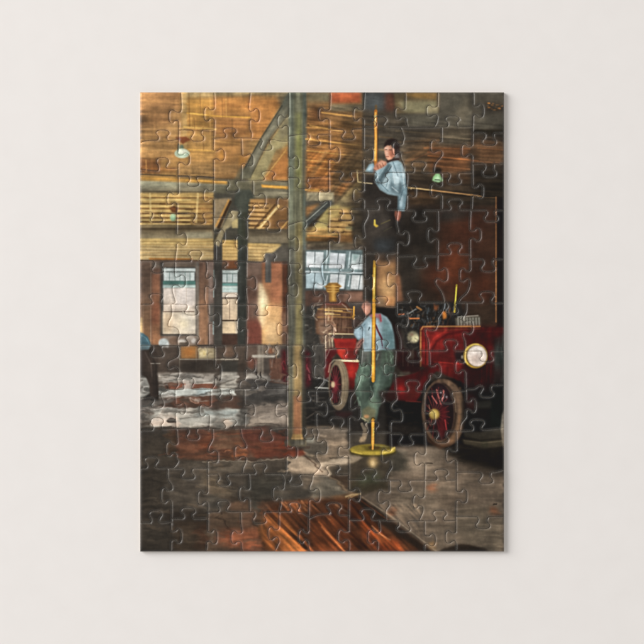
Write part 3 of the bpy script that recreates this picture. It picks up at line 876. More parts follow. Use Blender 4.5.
# planks at the bottom centre
P('56331f', '270,505 300,501 358,497 432,553 262,553', 2.6)
P('56331f', '352,497 432,553 380,553', .8)
P('9c5c2e', '266,514 282,512 310,553 268,553 258,530', 2, .8)
P('bb7038', '284,522 296,534 305,553 290,553 276,530', 2, .8)
P('9a5a34', '282,502 310,500 312,512 290,514', 1.5, .7)
D_(283, 502, 310, 514, 14, ['c98a5c', '5b3218', 'b07040'], (3, 8), (.8, 1.8), (20, 80), .6)
P('5f3721', '309,512 350,506 395,553 309,553', 2, .8)
P('7e4020', '310,520 340,516 372,553 312,553', 3, .6)
for (xa, ya, xb, yb, c, w_) in ((268, 512, 306, 548, '3a2014', 4), (276, 510, 312, 545, '4b2a18', 3), (290, 512, 306, 530, '3c2214', 3), (322, 527, 346, 553, 'c07a48', 1.4), (319, 522, 340, 545, 'a0582c', 1.6),
                            (330, 512, 366, 548, '4a230f', 2.4), (346, 508, 392, 553, '50260f', 3), (300, 536, 314, 553, 'a85e30', 2), (312, 505, 330, 520, '8a5a3c', 1.2), (336, 505, 352, 515, '82624a', 1.6)):
    L(c, [(xa, ya), (xb, yb)], w_, 1, .65)
P('4b2612', '349,500 358,500 400,553 392,553 349,518', 1.5, .8)
P('9e4c24', '360,520 380,532 405,550 404,553 378,553 362,536', 2, .8)
P('be6836', '376,532 392,541 402,549 390,549 378,541', 1.5, .7)
L('d09468', '372,526 380,534 390,540', 1.4, .7, .6)
R('702c14', 380, 540, 400, 553, 2, .5)
T(262, 503, 420, 553, .13, 7, .9, 47, 2, (1, .9, .8))
P('2e231b', '352,497 360,497 434,553 424,553 380,524', 1.3, .95)
L('7d4226', '360,500 388,520', 1.4, .8, .5)
L('9b9080', '362,497 392,517 436,551', 1.3, .8, .55)
L('cdb68a', '346,496.6 352,494.8 360,494', 1.8, .9, .7)
L('b89c6c', '349,498 357,494.6', 1.1, .7, .6)
R('2e2620', 180, 361, 246, 372, 2, .35)
# ---- column
R('686a5c', 288.6, 92, 306, 446, .6, 1, '6d6247')
R('6b736c', 288.8, 92, 294, 230, 1, .8)
R('7b7c54', 296, 112, 302, 190, 1.8, .9)
R('83854f', 297, 130, 301, 175, 1.6, .6)
R('545f60', 302.6, 92, 308, 250, 1, .85)
R('7a7a6a', 295, 92, 303, 112, 2, .5)
R('6a6c5e', 290, 190, 302, 224, 2, .7)
R('756a48', 296, 222, 302, 350, 1.4, .9)
R('83774a', 296.5, 300, 301.5, 350, 1.5, .7)
R('59594f', 289, 222, 294.5, 345, 1.2, .75)
R('4a4d48', 303, 250, 306.5, 345, .9, .8)
R('5f5d50', 289, 345, 293, 445, 1.2, .8)
R('95794c', 294, 345, 301.5, 398, 1.4, .9)
R('a06c48', 293.5, 396, 301.8, 438, 1.2, .95)
R('b0744e', 295, 404, 299.5, 436, 1.4, .6)
R('454037', 302.4, 345, 306, 440, .8, .9)
P('b09058', '293,434 302,434 304,439.5 291,439.5', .7, .95)
L('d6b276', '292,438.5 303,438.5', 1.2, .5, .8)
R('5b5b55', 291, 440, 306, 446, 1.2, .9)
T(289, 92, 306, 444, .06, .8, 9, 0, .5)
# ---- top of the picture, centre
R('8a6440', 307, 92, 366, 196, .8)
R('6e6a5a', 307, 92, 331, 102, 1.6, .85)
R('8f7b5c', 308, 96, 322, 110, 2, .5)
R('6a4028', 310, 104, 322, 122, 3, .6)
R('b3583a', 331, 92, 361, 103, 1.6, 1, '94492e')
R('c9683e', 340, 93, 352, 100, 2, .6)
R('696152', 331, 104, 364, 111.5, 1.2, .9)
P('9a6a3c', '307,120 366,125 366,165 307,195', 3, .7)
P('ac6a33', '307,150 335,150 331,188 306,188', 3, .7)
for (a_, b_, w_, al_) in (('322,112.5', '353,116.5', 1.6, .8), ('310,125.5', '342,131.5', 1.5, .85), ('306,139', '364,146', 1.5, .85), ('307,150.6', '354,156', 1.3, .8), ('306,160', '346,163.5', 1.1, .7), ('306,127.5', '320,128', 1, .6), ('306,167', '331,169', 1, .6), ('308,134', '330,138', .9, .5)):
    L('cf9a55', a_ + ' ' + b_, w_, .5, al_)
P('a2764a', '309,176 326,148 330,148 313,178', 1, .6)
P('6d5339', '332,176 364,140 366,196 332,212', 3, .85)
P('5c4a36', '340,160 366,150 366,200 345,205', 3, .6)
L('80603f', '336,172 356,150', 3, 1.2, .5)
P('9a6236', '336,190 356,172 358,176 340,196', 1.3, .8)
P('786c48', '333,206 362,178 366,186 345,205', 1.5, .8)
R('8f5c38', 308, 178, 330, 188, 1.3, .8)
R('6b6256', 330, 196, 366, 212, 3, .5)
L('c48f48', '306,189.6 319,190.6', 2.4, .7, .95)
R('8c8371', 306, 192, 334, 201.5, .9)
R('b0a48c', 319, 194, 333, 202, 1.1, .85)
T(307, 104, 365, 195, .1, 6, .7, 6, 1)
T(307, 150, 365, 200, .07, 6, .8, -48, 1)
P('524f4a', '306,201 334,201 334,206 306,222', 1, .9)
P('96683e', '306,207 320,203 306,217', 1.2, .85)
P('9e8f5e', '312,229 329,206 340,205 340,232 306,236', 1, .95)
P('45484a', '305.5,221 326,201 332,200 331,205 308,226', .6)
L('8a8f90', '306,221.5 327,203', .9, .4, .7)
P('85754a', '334,206 366,206 366,212 334,214', 1.5, .7)
R('9d7d4c', 329, 209, 352, 236, 1)
P('b09a66', '329,210 340,209 338,218 329,222', 1.3, .8)
for (x, y, rx, ry) in ((346, 211, 6, 2), (336, 219, 5, 1.8), (346, 218, 7, 2), (333, 225, 5, 1.8), (344, 225, 6, 2.2), (352, 223, 3, 2), (338, 230, 5, 2), (348, 230, 4, 1.6), (320, 231, 6, 2), (312, 233, 4, 2), (327, 235, 5, 1.6)):
    L('4c3320', [(x - rx, y + ry), (x + rx, y + ry + .4)], 1.7, .8, .75)
    E('c29a66', x, y, rx, ry * .85, .8, .8)
E('6e7a66', 350, 228, 5, 2, 1, .5)
R('a5814e', 306, 228, 329, 240, 1.3, .75)
R('62401f', 306, 237.5, 342, 241.5, 1, .8)
L('b88048', '308,235.5 338,236.8', 1.4, .6, .7)
R('835a34', 339, 234, 354, 248, 1.5, .85)
R('5f5344', 306, 242, 366, 252, 1.2, .95)
R('6f6858', 328, 244, 344, 251, 1.5, .7)
P('4c4238', '352,196 380,196 380,256 356,252 353,236', 2, .9)
T(307, 205, 366, 250, .08, 4, 1, -3, 1)
# ---- upper window
R('5c6c6c', 305.5, 250, 371, 291, .7, 1, '4e5858')
R('7b8f8f', 324, 251, 330, 290, .8, .8)
R('7b8f8f', 346, 251, 351, 290, .8, .8)
R('768a8a', 306, 268, 370, 273, .8, .8)
for pts, c in (('306.4,251.6 323.6,252.2 322.6,267.4 306.2,267.2', 'cfd6d6'), ('330.2,252.6 345.8,253.8 344.2,268.2 329,268', 'cdd3d5'), ('352,254 368.4,255.6 366.4,269.8 350.6,269', 'bcc8c6'),
               ('306.2,272.8 323.4,273.2 322.4,288.4 306,288.2', 'b3c8cc'), ('330.4,274 346,274.6 344,288.8 329.4,288.4', 'd0d6d6'), ('352,275 368,275.6 366.4,289.6 350.4,289.2', 'ced2d0')):
    P(c, pts, .45)
P('8fb0ab', '352,254 360,255 354,262', 1, .7)
for (a_, b_) in (('315,252', '314.6,267'), ('338.5,253', '337,268'), ('360.5,255', '358.5,269'), ('315,273', '314,288'), ('338.8,274', '337.4,288'), ('360.5,275', '358.6,289')): L('4a5758', a_ + ' ' + b_, .9, .35, .8)
R('dfe4e4', 308, 263.5, 322, 267, .6, .6); R('e2e6e6', 329, 264.5, 344, 268, .6, .7); R('dfe3e3', 351, 264.5, 366, 269, .6, .7)
E('e6e8e8', 320, 286, 3.5, 3, 1, .7)
L('c3d3d3', '327.3,251 326,268', 1.6, .4, .85)
L('c3d3d3', '350,252 348.4,268', 1.4, .4, .85)
L('d7e2e3', '306,271.6 370,273.2', 1.4, .4, .85)
L('a9c4cc', '322,264 322,272 325,288', 2, .7, .6)
L('c9d6d8', '327.5,276 325.8,285', 1.3, .4, .8); L('c9d6d8', '350,276 348.4,286', 1.4, .4, .8)
R('a9c2ca', 330, 269, 342, 272, 1, .6)
L('d5dde0', '364.5,254 364.5,289', 1, .5, .55)
# wall under it
R('664a3c', 305.5, 291, 372, 312, 1)
R('8a6450', 344, 292, 369, 302, 1.6, .9)
R('4f3b32', 306, 291, 326, 306, 2, .6)
R('744f3e', 313, 296, 324, 301, 1.5, .7)
R('463a34', 343, 303, 372, 350, 1.5, .85)
R('4d4a46', 346, 303, 362, 308, 1.5, .6)
# ---- steam boiler engine
R('3b3833', 305.6, 306, 334, 412, 1)
D_(306, 308, 332, 350, 60, ['7a786f', '2a2825', '5b564d', '8d877a', '4a3f36'], (2, 7), (.6, 1.4), (0, 180), .55)
P('9c6c2c', '326.6,285 329,282.8 337,282.6 339.6,284.6 342,286.4 339.4,288 339,291 336.6,293.6 336.4,302 329.4,302 329.2,293.6 326.4,291 325.8,288 324.4,286.6', .5)
P('dba64e', '331.4,284 335,284 334.6,301 331.8,301', .8, .85)
P('6e4a1c', '336.6,284 339.6,286 338.6,291 336.6,293', .8, .7)
P('7c5626', '326.4,288 328.4,288 329.8,296 329.4,301 328.8,293', .7, .6)
for y in (286.2, 289, 291.6): L('e0b45e', [(327.5, y), (338.5, y + .2)], .7, .4, .55)
P('54301f', '318,316 320,308 326,302.5 344,302.5 350,308 354,318 354,336 332,337 318,334', .6)
P('703529', '324,302.5 343,302.5 348,307 322,307.5', .8, .95)
L('a85a4a', '326,304 340,304.4', 1, .7, .5)
P('6b4a35', '315,316 318,309 323,305 345,305 351,309 354.5,318 354.5,333 333,334 316,334', .8, .95)
P('9a7256', '320,310 333,308 333,333 319,333', 1.8, .7)
P('4a3024', '338,308 350,309 353,318 353,332 340,332', 2, .75)
P('8a6248', '341,311 345,311 346,331 342,331', 1.3, .5)
for y_, c in ((308.6, 'c79a52'), (311.4, '5a3c26'), (316.6, 'b58848'), (319, '543826'), (327, '8d6a44')): L(c, [(318, y_ + .6), (336, y_), (352, y_ + .8)], 1.1, .6, .6)
P('6d5040', '336,320 350,320 350,330 336,330', 2.5, .35)
L('cfa75e', '325,310.2 342,311', 1.5, .5, .85)
L('c09650', '324,314 340,314.6', 1.2, .5, .7)
L('e7c982', '326,313.5 333,314', 1.8, .7, .8)
for x, c in ((328.6, 'cfae80'), (332.4, 'b89468')): L(c, [(x, 308), (x, 320)], 1.4, .9, .5)
D_(326, 318, 336, 336, 20, ['d8b898', '6b4636', 'a87a5c', 'e6d0b4'], (2, 5), (.7, 1.4), (60, 120), .6)
D_(336, 312, 351, 332, 20, ['7d5c46', '3f2a20', '93705a'], (4, 10), (.7, 1.3), (85, 95), .45)
L('a67a3c', '335,311.4 350,312.6', 1.2, .6, .6); L('8a6434', '336,317 351,318', 1, .6, .5)
P('7e6350', '318,322 334,324 334,358 322,358', 1.2, .8)
for x, y_ in ((325, 337), (329, 334), (332, 338)): L('d2bf9c', [(x, y_), (x + 1.2, 354)], 1.1, .7, .6)
D_(321, 316, 334, 358, 26, ['5a3d2c', 'd9c7a6', '8b6a50', '3c2a20', 'b0623c'], (2, 5), (.6, 1.2), (0, 180), .55)
for pts in ('313,309 315,304 319,303 320,300', '314,310 313,316 317,320', '317,305 322,304', '342,304 346,307 348,311 352,312'): L('b5aa96', pts, 1.1, .7, .45)
L('d79c3a', '354,307 353.6,319', 1.6, .5, .9)
L('8a5c2a', '351.6,310 351,318', 1, .5, .7)
P('4a3a33', '353,320 362,320 360,336 352,340', 1.2, .7)
L('9a9890', '353,338 358,326 362,322', 1.2, .6, .5)
L('d2bf94', '329,333.6 356,334.4', 1.4, .4, .9)
R('4d4038', 332, 335, 356.5, 338.6, .7)
D_(330, 335, 344, 340, 6, ['d8cdb0', 'b39a78'], (2, 4), (.5, .9), (50, 130), .7)
P('ac2a22', '333.6,338.6 356.6,338.6 355.5,360 343,360 336,352', .6)
P('8f1d1c', '338,342 352,342 352,346 340,347', 1.3, .85)
P('c83524', '336,348 346,348 346,358 341,357', 1, .8)
P('7a241f', '347,350 357.5,350 356,359.5 348,359.5', .7, .9)
L('6b1916', '334,348.5 357,349', .8, .4, .6)
P('98201c', '343,361 360,361.5 357,384 352,388 346,386', .7)
P('c02a20', '348,364 355,364 353,376 348,377', 1.4, .85)
P('5a1514', '346,378 357,380 354,392 346,390', 1.5, .85)
L('f0dfae', '339.5,360.6 360,361.2', 1.9, .5, .95)
P('6a1c1e', '325,352 331,347.5 337,349 337,353 332,358 329,380 323,378', .8)
L('8a7f70', '326,358 330,349.5 336,348.5', 1, .5, .7)
P('4b4640', '313,346 324,344 325,378 316,376', 1.2, .9)
D_(313, 344, 326, 380, 20, ['7d7668', '2f2b27', '645c50'], (3, 7), (.7, 1.5), (60, 120), .5)
R('1f1d1b', 306, 378, 330, 394, 2, .8)
P('551a20', '305,350 310,352 311,385 306,388', 1.5, .85)
D_(305.5, 352, 310, 386, 12, ['96283a', '2d1012', 'b05a62'], (2, 6), (.5, .9), (60, 120), .6)
L('8c8a84', '314,377.5 322,378.5 330,382', 1.1, .5, .6)
L('97968f', '316,387.6 331,388.4', 1.5, .5, .8)
L('6b6a66', '322,386 328,378', 2, .8, .5)
R('2a2724', 306, 392, 352, 426, 1.6, .9)
D_(307, 393, 330, 428, 22, ['4f4a43', '1b1a18', '6a6156'], (5, 12), (.8, 1.8), (-12, 12), .45)
L('6d6256', '307,418 316,412 320,415', 1.4, .8, .6)
# its wheel
E('75654f', 338.6, 385, 10.2, 25.5, .6)
E('8d7b60', 341.5, 384, 6.5, 23, 1, .55)
for dx in (-1.2, 1.2, 3.2): P('544735', [(338.8 + dx + 7.6 * math.cos(t), 385 + 22.5 * math.sin(t)) for t in np.linspace(-1.4, 1.4, 20)] + [(338.6 + dx + 7.2 * math.cos(t), 385 + 22 * math.sin(t)) for t in np.linspace(1.4, -1.4, 20)], .3, .4)
E('2c1c1a', 335.8, 385, 5.9, 20, .6)
E('4a1c20', 335.5, 390, 4.5, 13, 1.2, .8)
for t in range(0, 360, 24): L('7a2a2e', [(335.2, 384.5), (335.2 + 5.2 * math.cos(math.radians(t)), 384.5 + 18.5 * math.sin(math.radians(t)))], .9, .4, .7)
R('852a34', 334, 376, 338, 392, 1, .7)
E('b9a27c', 333, 384.5, 2, 3.2, .7)
L('a89a80', '328.6,372 330,364 334,360 339,360', 1.3, .6, .6)
P('3a1c1c', '334,411 352,412 352,417 338,418', 1.5, .7)
# ---- upper right: dark ceiling
P('3d342a', '363,92 506,92 506,300 363,300', 1)
P('50473a', '363,108 440,108 440,180 363,180', 2, .9)
R('4a4c4a', 363.5, 92, 388, 110, 2)
R('5d6262', 368, 98, 380, 108, 3, .6)
R('6b3e2e', 385, 92, 395, 111, 2, .85)
P('6c5b3e', '394,92 441,92 441,113 396,114', 1.1)
P('94703c', '405,92 437,92 436,99.5 406,97', 1.3, .9)
P('b08440', '412,93 428,94 428,97 412,96', 1.2, .6)
P('7f7858', '398,101 437,101 438,113.5 405,112.5', 1.4, .9)
E('8d8060', 433, 111, 5, 5, 1, .8)
P('5a5547', '398,114.5 440,113 438,126 410,127', 1.5, .9)
P('3c352a', '398,116 412,122 400,127', 1.5, .7)
P('575144', '440,92 473,92 473,128 438,128', 1)
P('736853', '452,122 464,98 474,94 474,104 462,124', 3, .7)
P('3f3a30', '468,92 474,92 474,112 469,110', 1.5, .6)
P('544d40', '473,92 505,92 505,130 473,130', 1)
P('625b4c', '476,116 505,116 505,128 474,128', 1.8, .85)
P('3d342a', '484,101 505,101 505,112 486,112', 2, .7)
D_(486, 103, 504, 111, 30, ['b87434', '4a3420', '9a6436'], (.8, 1.8), (.6, 1), (0, 10), .75)
P('2c2519', '473,129.6 505,129.6 505,134 473,134', 1, .9)
P('64492e', '404,150 441,132 441,172 408,172', 5, .8)
L('7f5a38', '406,162 438,141', 3.4, 1.6, .6)
P('5d5240', '441,128 470,128 470,146 441,146', 2.5, .8)
P('74492a', '428,148 470,146 470,172 430,176', 2.5, .9)
P('5c4029', '472,140 505,142 505,164 472,166', 3, .85)
P('6e4a2e', '480,146 500,146 500,158 480,160', 3.5, .6)
for (a_, b_, c) in (('424,148', '470,149', '8d5630'), ('428,155.6', '478,161', 'aa6636'), ('478,148', '503,150', '7d5030'), ('428,152', '440,153', '8a5230'), ('470,160.5', '500,163', '6f4a30'), ('412,160', '436,150', '7b5235'), ('436,166', '470,169', '8a5834'), ('404,153', '432,149', '6d5035'), ('441,137', '470,139', '71624c')): L(c, a_ + ' ' + b_, 1.2, .7, .75)
P('403325', '408,174 506,172 506,206 408,206', 2.5, .85)
P('241d15', '474,170 506,172 506,200 474,198', 3, .75)
P('573c24', '408,188 436,190 436,209 408,209', 2, .6)
P('5a3d26', '442,176 470,173 470,183 444,186', 2, .6)
T(400, 120, 505, 208, .09, 8, .8, 3, 2)
L('d0ae70', '407,187.3 432,190.2', 1.3, .45, .85)
L('b3844f', '432,190.2 470,194.8 482,196.5', 1.3, .45, .85)
L('2a2016', '407,189 482,198', 1.4, .7, .5)
E('1f1a14', 437.5, 170.5, 4.5, 3.4, 1.2, .9)
P('7fae74', '432,180.6 433,177 436,173.6 439,173.6 442,177.5 443,181 438,182.4', .5)
P('b9dcae', '433.6,180.8 437.6,175 441.6,180.6 438,181.6', .8, .85)
L('2f3f2a', '435,179.8 440,180', .9, .3, .9)
L('80603e', '473,197.4 496.5,197.8', .8, .4, .6)
# red brown wall
P('3a2a1f', '396,205 506,205 506,330 396,330', 1.5)
P('42281b', '437,210 496,210 496,302 437,302', 3, .95)
E('68301a', 453, 268, 13, 22, 6, .8)
E('50291a', 462, 232, 16, 14, 6, .6)
E('5a2a18', 484, 286, 8, 16, 5, .7)
E('582a1a', 434, 276, 10, 14, 5, .6)
P('2b2620', '396,206 436,206 436,262 396,262', 3, .8)
P('36312a', '396,255 420,255 418,305 400,305', 3, .7)
P('1c140e', '497,197 506,197 506,340 497,340', .8)
L('8c5c36', '496,197 496,322', 1.1, .45, .8)
L('b07a48', '496,262 496,310', .9, .4, .4)
P('262e2e', '438,210 470,210 468,220 440,222', 3, .6)
T(396, 205, 505, 302, .05, 3, 5, 0, 2)
# glow on the wall behind the pole
P('7a5438', '374,252 397,252 397,308 374,308', 1.4)
P('a87a4c', '378,262 396,262 396,306 378,306', 2.5, .9)
E('c99c66', 387, 287, 7, 10, 3, .85)
E('b97c48', 390, 302, 6, 4, 2, .7)
P('85583c', '396,272 400,276 403,300 402,308 396.4,308', 1.2, .95)
P('4b3f34', '374,250 397,250 396,262 380,262', 2, .7)
P('3a332c', '366,250 376,250 375,308 367,308', 1.2, .85)
P('5b5348', '377,298 384,298 386,308 377,308', 1.5, .5)
P('1f1b18', '375,307 400,308 404,352 392,352 386,318 376,314', 1)
P('4d3e2e', '344,116 364,110 364,206 348,204', 6, .6)
for (a_, b_, c, al_) in (('346,122', '388,127', '7a6040', .45), ('350,134', '392,138', '6f5638', .45), ('345,146', '384,150', '8a6840', .4), ('352,158', '382,160', '6b5236', .45), ('350,168', '366,170', '80603c', .4), ('396,131', '440,134', '6c5a40', .45), ('398,142', '436,140', '75583a', .4), ('396,196', '436,198', '5c4228', .4)): L(c, a_ + ' ' + b_, 1.6, 1, al_)
T(340, 112, 408, 206, .09, 7, 1, 4, 4)
T(355, 200, 440, 300, .06, 5, 3, -25, 4)
D_(364, 206, 396, 250, 24, ['4f463c', '2a2622', '5c5246', '3b4246'], (6, 14), (.8, 2), (-50, -10), .4)
E('7c3d20', 455, 262, 9, 15, 6, .5); E('6e3620', 470, 225, 12, 10, 6, .45); E('703820', 440, 278, 6, 8, 4, .45)
# ---- man high on the pole
P('37302a', '362,176 408,176 404,214 400,236 392,250 366,252 360,230', 2)
P('4a423a', '364,205 380,205 392,222 384,246 366,240', 3, .8)
P('2f3234', '374,238 396,238 396,254 376,254', 2.5, .7)
E('40474b', 382, 246, 8, 5, 3, .6)
P('241e1a', '390,206 400,210 399,232 390,228', 2, .8)
L('6a6038', '381,224 390,220', 1, .5, .6)
L('55503a', '384,231 392,227', .9, .5, .5)
P('c9a832', '374,219.6 375.4,219.6 375.6,224 378.6,226 376,227.4 373.6,225', .5, .95)
L('e8d25a', '374.7,220 375,225', .8, .4, .8)
L('b4a27c', '357,170 358,182 372,183.6', 1.1, .4, .8)
L('7a5526', '376,106 376,113', 2.4, 1, .6)
L('ab6420', '375.8,111 375.8,165', 3, .5, .9)
L('eda444', '375.6,113 375.2,122 376,140 375.2,160', 1.9, .5)
L('ffd890', '375.6,116 375.2,124', 1.2, .4, .9)
L('f4bc60', '375,140 375,156', .9, .4, .7)
L('5a3a18', '378,124 378,160', 1, .5, .5)
P('7f9aa4', '365,171.5 369,164.5 373,163 375,167 374,172.5', .7)
P('b2c8d0', '367.5,169 371,165.4 372.4,168 370,170.6', .8, .85)
P('5b7078', '369,171 374,169 374,172.6 369,172.6', .7, .7)
P('5a3226', '373,169 380,168 378,172 374,173', .9, .8)
P('839ba2', '376,169 386,162.6 397,159.6 402,163 405,172 407,188 404,195 397,196 388,194.5 380,190 374.6,181 375,173', .6)
P('738c94', '397,190 407,184 407.4,198 404.6,211 397.6,211 398,198', .6)
P('a4bdc6', '391,164 397,161.6 399,172 396,178 391,171', 1.3, .75)
P('bfd0d4', '394,170 400,171 401,182 396,186 392,178', 1.2, .75)
P('c4d3d6', '401,163 404,168 405.4,178 402.6,178', .8, .75)
P('46585e', '388,163 391.4,164.4 383,181 378,184 376.6,180', .8, .8)
P('6f878e', '385,165 387,166 379,180 377,178', .6, .7)
L('34434a', '391.6,166 381,184', 1, .5, .75)
L('9cb1b6', '386.6,164 378,178', .8, .4, .6)
P('a9bcc0', '383,179 389,174 391,182 388,190 383,186', 1, .75)
P('4e6168', '391,181 394,184 396,193 392,192 389,187', 1, .7)
P('3f5056', '400,178 402,184 402,194 398.6,193 399,184', 1, .65)
P('506870', '374.8,175 378,178 381,188 377,184', .9, .7)
P('b9cdd2', '400,197 403.4,196 402,208 399.6,208', .9, .65)
P('4c5f66', '397.6,196 399.4,197 399,210 397.6,210', .6, .7)
for (a_, b_) in (('386,187', '388.6,179'), ('393,162', '398,176'), ('402,186', '406,184'), ('400,200', '403,190'), ('381,184', '388,191')): L('47606a', a_ + ' ' + b_, .9, .5, .6)
for (a_, b_) in (('392,166', '395,184'), ('403,176', '404.6,188'), ('392,187', '398,192'), ('376,174', '379,182')): L('d8e4e6', a_ + ' ' + b_, .8, .45, .55)
P('33231f', '384,148 384.6,143 387.6,139.6 392,138.4 397,139.8 400,144.6 399.4,151 400.6,156 397,158.6 394.4,157 394,149 390,145.4', .7)
P('5a5654', '391,142.4 395,141.4 397,145 394,147', 1, .35)
P('67686c', '396.6,149 399,150 400,156 397.4,158.4', 1, .4)
P('8c8a88', '395,154 398.6,155 399.6,158.4 394.6,159', .7, .6)
P('3a2724', '386.4,160.4 394,158.2 400,158 399.6,160 391,161.4 387,163.6', .5, .9)
P('c98e72', '384.4,148 387,145.4 391.4,146 394.4,149.6 394.6,155.6 391.6,159 388.4,160.2 386,158 384.8,153.4', .5)
P('94533c', '389.4,150.4 393.4,150 394.4,155.6 391.4,158.6 389.2,155', .8, .8)
P('e4bba4', '384.8,147.6 388.8,146.4 388.2,150 385.4,151', .6, .8)
P('e2b59c', '385.2,152 387.6,151.4 388,155.6 386.2,156.4', .6, .75)
L('51281e', '385,149.8 387,149.6', .8, .35, .85); L('51281e', '389.2,149.8 391.8,150', .8, .35, .85)
L('7e3e30', '386,156.6 388.8,156.8', .8, .35, .85)
E('d8a68c', 388.4, 158.6, 1, .8, .5, .7)
P('ab6f56', '373.4,168.6 375.4,164 381,160.2 386.4,161.6 386.8,164.8 382,168 376,170.6', .6)
P('d6a184', '378,163.4 382,161 385.6,162 384,164.6 379.6,165.4', .6, .75)
for (a_, b_) in (('377,165.6', '378.4,169'), ('379.8,164.2', '381.2,167.6'), ('382.4,163.4', '383.8,166.4')): L('6f3f30', a_ + ' ' + b_, .7, .35, .6)
P('9c5842', '395,211 400.8,211 401,216 399,221 396.4,220.5 394.6,215', .7)
L('bd7c66', '397.4,213 398,218.6', 1.1, .6, .6)
# ---- pole, middle part
L('6b4c12', '374.6,266 374.2,316', 3.6, .6, .9)
L('c9952c', '374.6,262 373.8,290 373.8,318', 2.6, .5)
L('f0cf5c', '374.5,268 374,300', 1.3, .5, .9)
L('fff0a8', '374.2,278 373.8,288', .9, .4, .7)
# ---- man at the foot of the pole
P('2f2b28', '364,332 395,332 395,350 364,350', 2)
P('48564a', '360,350 392,349 395,368 391,384 384,398 379,408 377,420 368,423.5 361.5,419 360,406 355,393 354.6,380 359,366', .6)
P('5f5f58', '361,350 370,350 370,362 360,364', 1.2, .85)
P('4a4642', '372,350 382,350 380,366 372,368', 1.2, .7)
P('444f42', '383,350 394,350 394,366 384,366', 1.2, .7)
P('5c7160', '357,372 362,366 370,366 371,376 363,384 361,398 356,394', 1, .85)
P('7c9480', '357.6,378 361,372 364,374 361,384 360,392', 1, .7)
P('2f3a33', '370,380 374,372 374,392 371,404 368,398', 1.1, .8)
P('54665a', '374,376 381,369 388,366 391,374 384,384 379,396 374,400', 1.1, .8)
P('748c78', '377,376 381,373 380,384 376,392 374,390', 1, .6)
P('3a4a3e', '384,384 392,376 390,388 382,398', 1, .7)
P('2c3a30', '366,386 369,386 369,402 366,400', 1, .5)
P('73886f', '368,400 374,396 378,402 376,414 370,414', 1.3, .7)
P('6e6a4c', '362,410 368,406 376,410 375,418 369,422 363,419', 1, .85)
E('b98455', 366.5, 416.5, 2.6, 1.8, .7, .9)
L('d8c090', '362,418 368,421.6', 1, .5, .6)
D_(356, 352, 392, 404, 46, ['a0bda4', '31402f', '6d8a70', '495a48', '869f88'], (3, 9), (.6, 1.3), (55, 125), .4)
for pts in ('362,424 364.5,430 363.5,437 360.5,441', '366,424 366.5,431 365,438'): L('7b6e5c', pts, 3, .8, .8)
P('8a7a64', '360,437 366,436 365,442 360,442.5', .8, .8)
P('2a2421', '369,424 378,424 380,434 370,434', 1.5, .6)
P('8298a0', '369,316 374,313.6 381,313.6 387,317 391,323 394,334 395,349 364,351.5 362.5,343 357,339 353.6,334 355,328.6 360,326 365,320', .6)
P('5a7678', '383,318 390,323 394,334 395,349 384,350 382,334', 1.4, .85)
P('547478', '388,330 392,330 394,349 388,349', 1.4, .6)
P('a7bbc2', '369,320 378,318 379,334 372,349 366,349 366,334', 1.6, .75)
P('c0d2da', '371,322 376,322 374,334 370,336', 1.4, .6)
P('a9c4cf', '354.4,332 358,328.6 363.6,330 364,336 358,339', .8, .9)
P('6d8a96', '363,326 366,321 365,332 364,338', .8, .7)
L('4f6670', '360,329 365,324', 1, .5, .7)
P('a35f62', '369,315.4 374,313.4 381,314 382,321 380.4,323 378,318 371,317.6', .7, .85)
L('b5404e', '380,314.6 381,321', 1.3, .5, .8)
L('6a2230', '375.6,325 378,331 382,339', 1.9, .55, .9)
L('4e2236', '381,338 382.4,346', 1.2, .5, .7)
L('3f4e54', '368.6,330 369.6,327.4', 1.3, .4, .8)
L('5f4650', '382,347.6 388,348.4', .9, .5, .6)
P('a97566', '356.6,343 360,339.6 363.4,338 364,341 361,346 358,350 355,351', .7)
L('5a3030', '358,346 363,340.6', 1, .4, .7)
P('b87e68', '361.4,307 363.4,303 367,301.6 370.4,303.4 371.4,308 370,312.6 366.6,315.6 364.4,313 363,310', .5)
P('e0a48a', '363.6,308 367,306 369,309 367,313 365,312', .8, .75)
P('77584c', '363,304.4 368,301.8 371,304 371.4,309 369.8,306', .7, .75)
L('7a4a3c', '362.4,307.8 364,307.6', .7, .4, .6)
# pole before him
L('7a4e10', '373.9,318 373.4,380', 4.2, .5, .85)
L('d99a2e', '373.8,300 373.8,330 373.2,381', 2.7, .45)
L('f6c65a', '373.2,326 372.8,372', 1.1, .45, .85)
L('7c4a12', '375.4,330 375,360', .8, .4, .6)
L('5a3c10', '373,419 372.8,450', 4, .5, .7)
L('d59a34', '372.9,420 372.7,450', 2.7, .45)
L('f2cf6a', '373.4,428 372.9,446', 1, .4, .85)
# brass disc
E('4a4218', 373, 451.8, 23.5, 5.2, .8, .8)
E('8f8130', 372.8, 449.6, 23, 5.4, .6)
E('5f5620', 372.8, 447.8, 19, 3, .8, .9)
P('b8a63e', [(372.8 + 22 * math.cos(t), 450.2 + 4.6 * math.sin(t)) for t in np.linspace(.15, 3, 24)] + [(372.8 + 20 * math.cos(t), 448.6 + 3.3 * math.sin(t)) for t in np.linspace(3, .15, 24)], .6, .9)
P('978a38', '352,448 362,446 366,451 358,452', 1.2, .8)
L('e0cf6a', '384,452.6 392,450 394.6,447.6', 1.6, .6, .8)
L('d6c458', '352,451.6 362,453.8', 1.1, .5, .7)
L('8f8f60', '376,446 388,446.6', 1.1, .6, .6)
P('4c3a1e', '368,446 380,446.4 379,449.4 369,449.4', .7, .8)
L('e8a848', '372.9,438 372.7,449', 1.8, .5, .9)
E('a58f60', 373, 462, 5, 6, 1.8, .85)
E('d8c49a', 373, 463.5, 2, 3, 1.2, .8)
